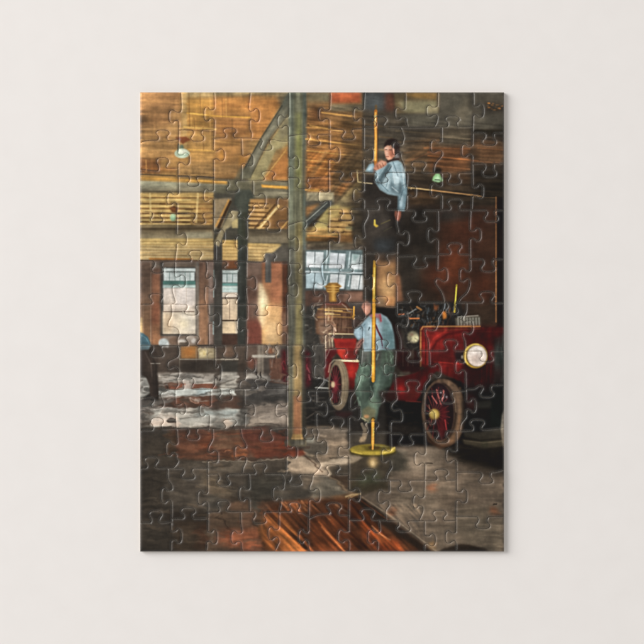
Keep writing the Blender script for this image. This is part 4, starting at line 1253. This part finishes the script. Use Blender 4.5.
# ---- machinery behind the bonnet
P('25221f', '396,302 460,302 470,330 470,345 396,352', 1.5, .95)
P('2b2724', '400,325 422,325 420,356 402,356', 1)
D_(398, 305, 440, 328, 90, ['5f6668', '171513', '7d868a', '3b3a38', '98693c', '484f52', '7f8486'], (1.5, 6), (.5, 1.3), (0, 180), .5)
D_(425, 304, 458, 325, 60, ['4d5a62', '121110', '6f7c84', '2f3336', '8a4a24'], (1.5, 6), (.6, 1.4), (70, 110), .6)
L('c4703a', '409,318.6 419,318.4', 1.4, .5, .9); L('b06038', '399,314.6 404,314', 1.4, .6, .85); L('a5703a', '417,307 421,309.6', 2, .6, .8)
L('8d8f8c', '408,314 416,309', 1.1, .5, .7)
P('c8762c', '442,312 446,311 447,318 443,319.6', .7, .95)
E('a0552a', 436, 308, 2, 3, 1, .7)
L('a08a28', '456.6,285 454.6,312', 1.6, .4)
L('f0dc4c', '456.5,287 455.2,304', .8, .3, .9)
P('5d584c', '455,318 480,316 481,326 456,327', .8)
for x in range(458, 480, 3): L('9a968a', [(x, 318), (x + .3, 325)], .9, .5, .7)
L('b3afa2', '458,317 478,315.6', 1, .5, .6)
E('7c735a', 413, 337, 6, 6, .9)
E('d6cc9c', 415, 338.4, 3.6, 3.6, .9)
E('8a6a52', 411.6, 334.6, 2, 1.6, .7, .7)
D_(402, 328, 420, 352, 26, ['7a7464', '1a1714', '4f483c'], (2, 6), (.6, 1.2), (0, 180), .5)
P('3a322b', '398,330 404,330 406,350 400,350', 1, .8)
P('2f1512', '393,322 400,330 404,352 398,352', 1, .9)
# ---- red engine
P('1a1512', '386,388 505,370 505,446 386,446', 1.5)
P('601716', '420,326.6 505,328 505,374 470,386 440,372 420,366', .7, 1)
P('4a100f', '462,327 506,327 506,345 462,345', 2.5, .9)
P('380d0c', '462,362 506,360 506,392 466,392', 2.5, .9)
P('8f201b', '428,332 444,328 468,330 450,346 430,356', 3, .75)
P('a82720', '430,346 432,336 442,330 452,330 440,338 434,350', 1.5, .8)
P('7a1a18', '446,332 462,330 462,340 448,344', 2, .5)
P('5e1816', '436,350 462,350 462,360 438,360', 1.8, .75)
P('951e1a', '436,361.5 462,363 462,372 448,376 440,370', 1.6, .85)
L('c8362a', '434,362 462,364', 1, .5, .6)
P('8e1d18', '421,330 429,330 429,366 421,364', 1, .8)
L('d83a2e', '431,352 431,366', 1, .4, .6)
L('a06a3a', '420.6,366 420.8,330 423,326.6 480,326.4', 1.6, .5, .9)
L('6a3a22', '424,330 480,329', 1.2, .6, .6)
L('3f1512', '425.6,330 425.6,364', 1, .5, .6)
L('61221c', '420,331 505,332', 1.2, .6, .5)
P('20191a', '454,352 464,351 465,362 456,361', 1.2, .9)
E('c9c5a8', 462.6, 357, 1.2, 2, .6, .8)
for x in (482, 487, 491): L('6e1c18', [(x, 366), (x - .6, 382)], 1, .5, .6)
P('2e3632', '494,338 506,334 506,384 493,384', 1.3, .95)
D_(495, 340, 504, 382, 10, ['4a544e', '1e2422'], (6, 14), (.8, 1.5), (80, 100), .5)
P('30100f', '397,348 420,352 420,372 404,374 397,366', 1.2, .95)
for x in (403, 408, 413): L('5f5648', [(x, 350), (x, 366)], .9, .5, .4)
E('463a30', 411.6, 355, 3, 5, 1.2, .8)
P('6a6252', '400,372 410,371.4 410,375 399,375', 1, .6)
L('857c68', '398,375.4 410,375.6', 1, .5, .6)
# front mudguard
P('5f1314', '396,378 412,374 424,370 430,362 438,362 440,368 431,376 424,388 416,402 396,400 386,396', .8)
P('3c0e0d', '416,374 426,366 432,364 428,372 418,384', 1.4, .75)
E('a81c1a', 402, 388, 6, 5, 2.5, .9)
E('da2a24', 401, 389, 2.6, 3.2, 1.6, .85)
P('5a1e18', '404,384 418,380 420,396 408,401', 2, .75)
P('3a1311', '386,394 396,392 396,402 384,400', 1.4, .7)
P('2c1815', '378,391 396,391.6 396,401 382,401', 1.5, .75)
L('8a2a22', '406,401 421,402', 1.1, .6, .6)
P('141210', '384,402 424,404 424,444 392,436', 1.5, .9)
D_(386, 402, 422, 434, 30, ['2e2824', '403830', '0c0b0a', '4a443c'], (5, 12), (.8, 1.6), (-30, 30), .35)
P('2f2823', '392,422 422,428 424,436 391,434', 2, .7)
# front wheel
E('231a15', 446, 413, 22.5, 34.5, 1, .9, -2)
E('614a38', 443.6, 412.8, 22, 34.2, .6, 1, -3)
P('7c6048', [(445 + 20 * math.cos(t), 413 + 33 * math.sin(t)) for t in np.linspace(-1.5, 1.35, 26)] + [(443 + 15.5 * math.cos(t), 413 + 29 * math.sin(t)) for t in np.linspace(1.35, -1.5, 26)], 1, .75)
P('3c2c22', [(441.5 + 15.2 * math.cos(t), 412.6 + 30 * math.sin(t)) for t in np.linspace(-1.5, 1.5, 26)] + [(440.5 + 14 * math.cos(t), 412.6 + 28.6 * math.sin(t)) for t in np.linspace(1.5, -1.5, 26)], .5, .85)
P('9c7450', '456,432 458,420 461,400 462,410 460,428 452,442 446,445', 1.2, .5)
E('241618', 439.4, 411.6, 14.4, 28.6, .6, 1, -3)
E('3a2026', 441, 398, 9, 13, 2.5, .7)
E('2e1216', 438, 424, 8, 12, 2, .7)
hub = (435, 414)
for t, l in ((-98, 26), (-82, 27), (-66, 24), (-50, 20), (-30, 16), (-10, 15), (12, 16), (34, 17), (56, 22), (74, 26), (96, 24), (118, 18), (140, 12), (200, 9), (225, 13), (248, 19)):
    a_ = math.radians(t)
    L('8a3430', [hub, (hub[0] + l * .95 * math.cos(a_), hub[1] + l * math.sin(a_))], .95, .5, .55)
for pts in ('436.5,389.6 438.6,397 441,404.6', '443.6,390.4 443,396 442.2,401', '432,396 437,403.4'): L('c8675e', pts, 1.1, .5, .8)
P('4a3232', '440,420 444,420 443,440 439,440', 1.2, .7)
L('8c7358', '452.6,391 455,400 456,412', 1.1, .6, .6)
L('8f6644', '460,388 463,400', 2.2, 1, .5); L('8f6644', '459,416 460,428', 2, 1, .6)
P('6a1a1e', '440,405 447,408 447,424 441,424', 1.4, .85)
P('5e1418', '438,420 446,422 447,434 442,438 438,430', 1.4, .8)
L('c03a3a', '445,420 446.6,430', 1.2, .5, .8)
for (x, y) in ((441, 392.5), (446.6, 397)): E('c9bfbf', x, y, .8, 1.2, .5, .7)
L('b0785a', '429,405 432,424', 1, .5, .5)
E('7a5a22', 434.4, 414.4, 5.4, 5.6, .7)
E('bfa04a', 434.2, 414, 4.4, 4.6, .9)
E('dcc46a', 433.8, 413.4, 2, 2.2, 1, .7)
L('8a4a2a', '428,420 431,426', 1, .5, .6)
P('5a3a26', '424,430 430,440 440,446 452,444 458,436 450,446 440,449 428,442', .9, .7)
# dark things at the right border
P('15120f', '462,388 505,384 505,446 462,446', 1.5, .8)
P('141a18', '493,384 505,382 505,430 489,428', 1, .8)
P('2f2e28', '464,404 476,402 492,400 491,408 478,408', 1.2, .7)
P('4a1414', '466,392 476,394 476,410 466,410', 2, .5)
P('36322a', '464,432 482,432 496,428 505,430 505,438 480,440 464,437', 1)
P('4c4638', '462,439 482,441.5 505,439 505,446 484,449 464,444', .9, .9)
P('3a3a2c', '481,441 488,441 488,448 482,448', .8, .7)
L('6a6252', '464,440.6 484,443 505,440.6', .9, .5, .5)
P('1a1714', '447,446 470,446 505,450 505,468 470,462', 2, .8)
P('7c7468', '502,414 505,408 505,452 502.4,444 500.6,428', .7, .9)
L('4c0f10', '431,366 431,352 437,341 448,334 466,331', 2.6, 1.4, .6)
L('b83226', '428,364 428,350 434,338 446,330.6', 1.2, .8, .55)
P('2e0a0a', '440,370 505,366 505,384 470,386', 4, .5)
P('3a0d0d', '470,330 505,330 505,344 486,344', 4, .5)
T(420, 326, 505, 386, .09, 1.2, 4, 0, 2)
# headlight
E('1a1210', 475.6, 357, 13, 13.4, 1.2, .7)
E('a5822c', 475.6, 355.8, 12, 12.4, .5)
P('e2c45a', [(475.6 + 11.6 * math.cos(t), 355.8 + 12 * math.sin(t)) for t in np.linspace(2.3, 5.0, 20)] + [(475.8 + 10.6 * math.cos(t), 356 + 11 * math.sin(t)) for t in np.linspace(5.0, 2.3, 20)], .4, .85)
E('4a3818', 476.6, 356, 10.4, 10.9, .4, .9)
E('cdbcae', 477, 356, 9.8, 10.4, .5)
E('e6ddd4', 476, 352, 7, 5, 2, .8)
E('b9a092', 476.6, 357.6, 4, 3.6, 1.8, .7)
E('dccfc4', 480, 360, 4, 4, 2, .5)
L('f3eee8', '470,350 476,347.6 482,350', 1, .6, .6)

# grain over the whole print
IMG[...] = np.stack([blur(IMG[..., k], .2 * SS, .2 * SS) for k in range(3)], -1)
T(X0 - 2, Y0 - 2, X1 + 2, Y1 + 2, .05, 12, 9, 0, 0, (1, 1, .95))
T(X0 - 2, Y0 - 2, X1 + 2, Y1 + 2, .04, 5, 3, 0, 0, (1, .95, .9))
_w = np.zeros((RH, RW)); _w[:int((246 - OY) * SS), :int((364 - OX) * SS)] = 1; _w = blur(_w, 3 * SS, 2 * SS)[..., None]
_f = np.zeros((RH, RW)); _f[int((432 - OY) * SS):] = 1; _f = blur(_f, 2, 8 * SS)[..., None]
IMG *= 1 + _f * (np.array([.99, .935, .86]) - 1)
IMG *= 1 + _w * (np.array([1.01, .995, .90]) - 1)
for k in range(3): IMG[..., k] += .45 * (IMG[..., k] - blur(IMG[..., k], 1.1 * SS, 1.1 * SS))
lum = (IMG @ np.array([.3, .59, .11]))[..., None]
IMG[...] *= 1 + 8 * np.sin((np.clip(lum, 0, 210) / 210 - .5) * 2 * math.pi) / np.maximum(lum, 24)      # a little more contrast in the ink
lum = (IMG @ np.array([.3, .59, .11]))[..., None]
IMG[...] = lum + (IMG - lum) * .9
IMG[...] = np.clip(IMG, 3, 250)
T(X0 - 2, Y0 - 2, X1 + 2, Y1 + 2, .022, .5, .5, 0, 0)
T(X0 - 2, Y0 - 2, X1 + 2, Y1 + 2, .035, 3, 3, 0, 0)
T(X0 - 2, Y0 - 2, X1 + 2, Y1 + 2, .035, 2, .7, 0, 0)
T(X0 - 2, Y0 - 2, X1 + 2, Y1 + 2, .02, .7, 2, 0, 0)
IMG[...] = np.clip(IMG, 2, 252)
INK_GAIN, INK_FLOOR = .98, 0.004
def sample_print(p):
    fx = (p[:, 0] - OX) * SS - .5; fy = (p[:, 1] - OY) * SS - .5
    ix = np.clip(fx.astype(int), 0, RW - 2); iy = np.clip(fy.astype(int), 0, RH - 2)
    tx = (fx - ix)[:, None]; ty = (fy - iy)[:, None]
    c = (IMG[iy, ix] * (1 - tx) + IMG[iy, ix + 1] * tx) * (1 - ty) + (IMG[iy + 1, ix] * (1 - tx) + IMG[iy + 1, ix + 1] * tx) * ty
    c = c / 255.0
    lin = np.where(c <= .04045, c / 12.92, ((c + .055) / 1.055) ** 2.4)
    return np.clip(lin * INK_GAIN - INK_FLOOR, .0015, .92)


# ------------------------------------------------------------------ materials
def principled(name):
    m = bpy.data.materials.new(name); m.use_nodes = True
    return m, m.node_tree.nodes, m.node_tree.links, m.node_tree.nodes['Principled BSDF']
pm, N, Lk, bs = principled('printed_paper')
at = N.new('ShaderNodeVertexColor'); at.layer_name = 'print'
tc = N.new('ShaderNodeTexCoord')
nz = N.new('ShaderNodeTexNoise'); nz.inputs['Scale'].default_value = 2600; nz.inputs['Detail'].default_value = 3
Lk.new(tc.outputs['Object'], nz.inputs['Vector'])
mr = N.new('ShaderNodeMapRange'); mr.inputs['To Min'].default_value = .93; mr.inputs['To Max'].default_value = 1.07
Lk.new(nz.outputs['Fac'], mr.inputs['Value'])
mx = N.new('ShaderNodeMix'); mx.data_type = 'RGBA'; mx.blend_type = 'MULTIPLY'; mx.inputs[0].default_value = 1
Lk.new(at.outputs['Color'], mx.inputs[6]); Lk.new(mr.outputs['Result'], mx.inputs[7])
Lk.new(mx.outputs[2], bs.inputs['Base Color'])
bs.inputs['Roughness'].default_value = .42
bs.inputs['Specular IOR Level'].default_value = .38
bp = N.new('ShaderNodeBump'); bp.inputs['Strength'].default_value = .12; bp.inputs['Distance'].default_value = .00006
Lk.new(nz.outputs['Fac'], bp.inputs['Height']); Lk.new(bp.outputs['Normal'], bs.inputs['Normal'])
cm, N, Lk, bs = principled('grey_cardboard')
nz = N.new('ShaderNodeTexNoise'); nz.inputs['Scale'].default_value = 900; nz.inputs['Detail'].default_value = 4
cr = N.new('ShaderNodeValToRGB')
cr.color_ramp.elements[0].color = (.42, .38, .33, 1); cr.color_ramp.elements[1].color = (.62, .57, .51, 1)
tc = N.new('ShaderNodeTexCoord'); Lk.new(tc.outputs['Object'], nz.inputs['Vector'])
Lk.new(nz.outputs['Fac'], cr.inputs[0]); Lk.new(cr.outputs[0], bs.inputs['Base Color']); bs.inputs['Roughness'].default_value = .9
tm, N, Lk, bs = principled('matte_off_white_surface')
tc = N.new('ShaderNodeTexCoord')
nz = N.new('ShaderNodeTexNoise'); nz.inputs['Scale'].default_value = 70; nz.inputs['Detail'].default_value = 9
cr = N.new('ShaderNodeValToRGB')
cr.color_ramp.elements[0].color = (.742, .712, .689, 1); cr.color_ramp.elements[1].color = (.778, .748, .726, 1)
Lk.new(tc.outputs['Object'], nz.inputs['Vector']); Lk.new(nz.outputs['Fac'], cr.inputs[0]); Lk.new(cr.outputs[0], bs.inputs['Base Color'])
bs.inputs['Roughness'].default_value = .8; bs.inputs['Specular IOR Level'].default_value = .2
n2 = N.new('ShaderNodeTexNoise'); n2.inputs['Scale'].default_value = 1500; Lk.new(tc.outputs['Object'], n2.inputs['Vector'])
bp = N.new('ShaderNodeBump'); bp.inputs['Strength'].default_value = .05; bp.inputs['Distance'].default_value = .0001
Lk.new(n2.outputs['Fac'], bp.inputs['Height']); Lk.new(bp.outputs['Normal'], bs.inputs['Normal'])

# ------------------------------------------------------------------ build
col = bpy.context.scene.collection
def W(x, y, z): return ((x - CX) * PX, (CY - y) * PX, z * PX)
root = bpy.data.objects.new('jigsaw_puzzle', None); col.objects.link(root)
root['label'] = 'assembled cardboard jigsaw puzzle printed with a firehouse interior, lying on a white surface'
root['category'] = 'jigsaw puzzle'

# distance of every vertex to the nearest cut, and drop of the pressed edge there
dist = np.array([kd.find((x, y, 0))[2] for x, y in co])
EDGE = 1.9
u = np.clip(dist / EDGE, 0, 1); u2 = np.clip(dist / 4.2, 0, 1)
drop = DROP * (.85 * (1 - u) ** 2.2 + .42 * (1 - u2) ** 2)
colr = sample_print(co)
# the die bruises the paper along every cut; pale board shows, with the lit edge line painted in
fray_glint = np.clip(1 - dist / .75, 0, 1) * (.20 + .12 * rng.random(len(co)))
colr = colr * (1 - fray_glint[:, None]) + np.array([.34, .31, .27]) * fray_glint[:, None]
LABELS = [((184, 141), 'piece printed with the brown cap of the hanging lamp'), ((389, 152), 'piece printed with the face of the man high on the pole'),
          ((366, 310), 'piece printed with the head of the man at the foot of the pole'), ((475, 361), 'piece printed with the round truck headlight'),
          ((437, 179), 'piece printed with the small green lamp'), ((333, 293), 'piece printed with the brass dome of the boiler'),
          ((440, 415), 'piece printed with the hub of the truck wheel'), ((148, 353), 'piece printed with a bending man at the left border'),
          ((335, 260), 'piece printed with bright window panes'), ((366, 453), 'piece printed with the yellow disc under the pole'),
          ((345, 345), 'piece printed with the red boiler tank')]
inv = {}
for pi, m in enumerate(pieces):
    fl = [of[f] for f in m]
    # boundary = edges used by one face of this piece only
    cnt = {}
    for v in fl:
        for k in range(len(v)):
            a, b = v[k], v[(k + 1) % len(v)]
            key = (min(a, b), max(a, b))
            cnt.setdefault(key, []).append((a, b))
    bnd = [l[0] for l in cnt.values() if len(l) == 1]
    # orient faces so normals point up after the y flip
    p = co[list(fl[0])]
    sa = (p[1][0] - p[0][0]) * (p[2][1] - p[0][1]) - (p[2][0] - p[0][0]) * (p[1][1] - p[0][1])
    flip = sa > 0
    ids = sorted({i for v in fl for i in v})
    loc = {g: k for k, g in enumerate(ids)}
    # inward shift of the outline: the hairline gap of the die cut
    shift = {}
    for a, b in bnd:
        d = co[b] - co[a]; l = np.hypot(*d)
        if l < 1e-9: continue
        n = np.array([-d[1], d[0]]) / l * (1 if sa > 0 else -1)
        for g in (a, b): shift[g] = shift.get(g, np.zeros(2)) + n * l
    cxy = co[ids].mean(0)
    tx, ty, dz = random.gauss(0, .005), random.gauss(0, .005), random.gauss(0, .07)
    mat_pos = []
    V = []
    for g in ids:
        x, y = co[g]
        z = THICK - drop[g] + dz + tx * (x - cxy[0]) + ty * (y - cxy[1])
        if g in shift:
            s = shift[g]; l = np.hypot(*s)
            if l > 0: x, y = x + s[0] / l * GAP, y + s[1] / l * GAP
        V.append((x, y, z))
    nb = len(V)
    bl = {}
    for g in shift:
        x, y, z = V[loc[g]]
        bl[g] = len(V); V.append((x, y, 0.02))
    F = [tuple(loc[i] for i in (reversed(v) if flip else v)) for v in fl]
    nt = len(F)
    for a, b in bnd:
        q = (loc[a], loc[b], bl[b], bl[a]) if flip else (loc[b], loc[a], bl[a], bl[b])
        F.append(q)
    x0, y0 = cxy
    me = bpy.data.meshes.new('puzzle_piece')
    me.from_pydata([((x - x0) * PX, (y0 - y) * PX, z * PX) for x, y, z in V], [], F)
    me.materials.append(pm); me.materials.append(cm)
    mi = np.zeros(len(F), dtype=np.int32); mi[nt:] = 1
    me.polygons.foreach_set('material_index', mi)
    sm = np.zeros(len(F), dtype=bool); sm[:nt] = True
    me.polygons.foreach_set('use_smooth', sm)
    ca = me.color_attributes.new('print', 'FLOAT_COLOR', 'POINT')
    arr = np.ones((len(V), 4), dtype=np.float32)
    arr[:nb, :3] = colr[ids]
    ca.data.foreach_set('color', arr.ravel())
    me.update()
    onx = min(co[ids][:, 0]) < X0 + .01 or max(co[ids][:, 0]) > X1 - .01
    ony = min(co[ids][:, 1]) < Y0 + .01 or max(co[ids][:, 1]) > Y1 - .01
    name = 'corner_piece' if onx and ony else 'edge_piece' if onx or ony else 'puzzle_piece'
    me.name = name
    o = bpy.data.objects.new(name, me); col.objects.link(o)
    o.parent = root
    o.location = W(x0, y0, 0)
    inv[pi] = o
    for (lx, ly), txt in LABELS:
        if 'label' in o: continue
        tri = min(range(len(ids)), key=lambda k: (co[ids[k]][0] - lx) ** 2 + (co[ids[k]][1] - ly) ** 2)
        gd = (co[ids[tri]][0] - lx) ** 2 + (co[ids[tri]][1] - ly) ** 2
        if gd < .6: o['label'] = txt

me = bpy.data.meshes.new('table_surface')
S = 1.6
me.from_pydata([(-S, -S, 0), (S, -S, 0), (S, S, 0), (-S, S, 0)], [], [(0, 1, 2, 3)])
me.materials.append(tm)
tb = bpy.data.objects.new('table_surface', me); col.objects.link(tb); tb['kind'] = 'structure'

# ------------------------------------------------------------------ light
w = bpy.data.worlds.new('World'); bpy.context.scene.world = w; w.use_nodes = True
N = w.node_tree.nodes; Lk = w.node_tree.links
tc = N.new('ShaderNodeTexCoord'); sp = N.new('ShaderNodeSeparateXYZ'); Lk.new(tc.outputs['Generated'], sp.inputs[0])
rp = N.new('ShaderNodeValToRGB')       # studio room: bright walls all round, dark camera and ceiling overhead
e = rp.color_ramp.elements
e[0].position = 0.0; e[0].color = (1, .985, .965, 1)
e[1].position = .95; e[1].color = (.06, .06, .06, 1)
k = rp.color_ramp.elements.new(.62); k.color = (.95, .935, .915, 1)
k = rp.color_ramp.elements.new(.84); k.color = (.30, .29, .28, 1)
Lk.new(sp.outputs['Z'], rp.inputs[0])
bg = N['Background']; Lk.new(rp.outputs[0], bg.inputs['Color']); bg.inputs['Strength'].default_value = WORLD
def area_light(name, loc, size, power, color):
    l = bpy.data.lights.new(name, 'AREA'); l.shape = 'DISK'; l.size = size; l.energy = power; l.color = color
    o = bpy.data.objects.new(name, l); col.objects.link(o); o.location = loc
    o.rotation_euler = (-Vector(loc)).to_track_quat('-Z', 'Y').to_euler()
    return o
area_light('softbox_light', (-4.2, 1.9, 2.5), 3.6, KEY, (1, .99, .978))

cam = bpy.data.cameras.new('camera'); co_ = bpy.data.objects.new('camera', cam); col.objects.link(co_)
H = 1.15
co_.location = (0, 0, H); co_.rotation_euler = (0, 0, 0)
cam.sensor_width = 36; cam.lens = 36 * (H - THICK * PX) / (644 * PX); cam.clip_start = .01; cam.clip_end = 20
sc = bpy.context.scene
sc.camera = co_
sc.view_settings.view_transform = 'Standard'; sc.view_settings.look = 'None'
sc.view_settings.exposure = 0; sc.view_settings.gamma = 1
sc.cycles.max_bounces = 6
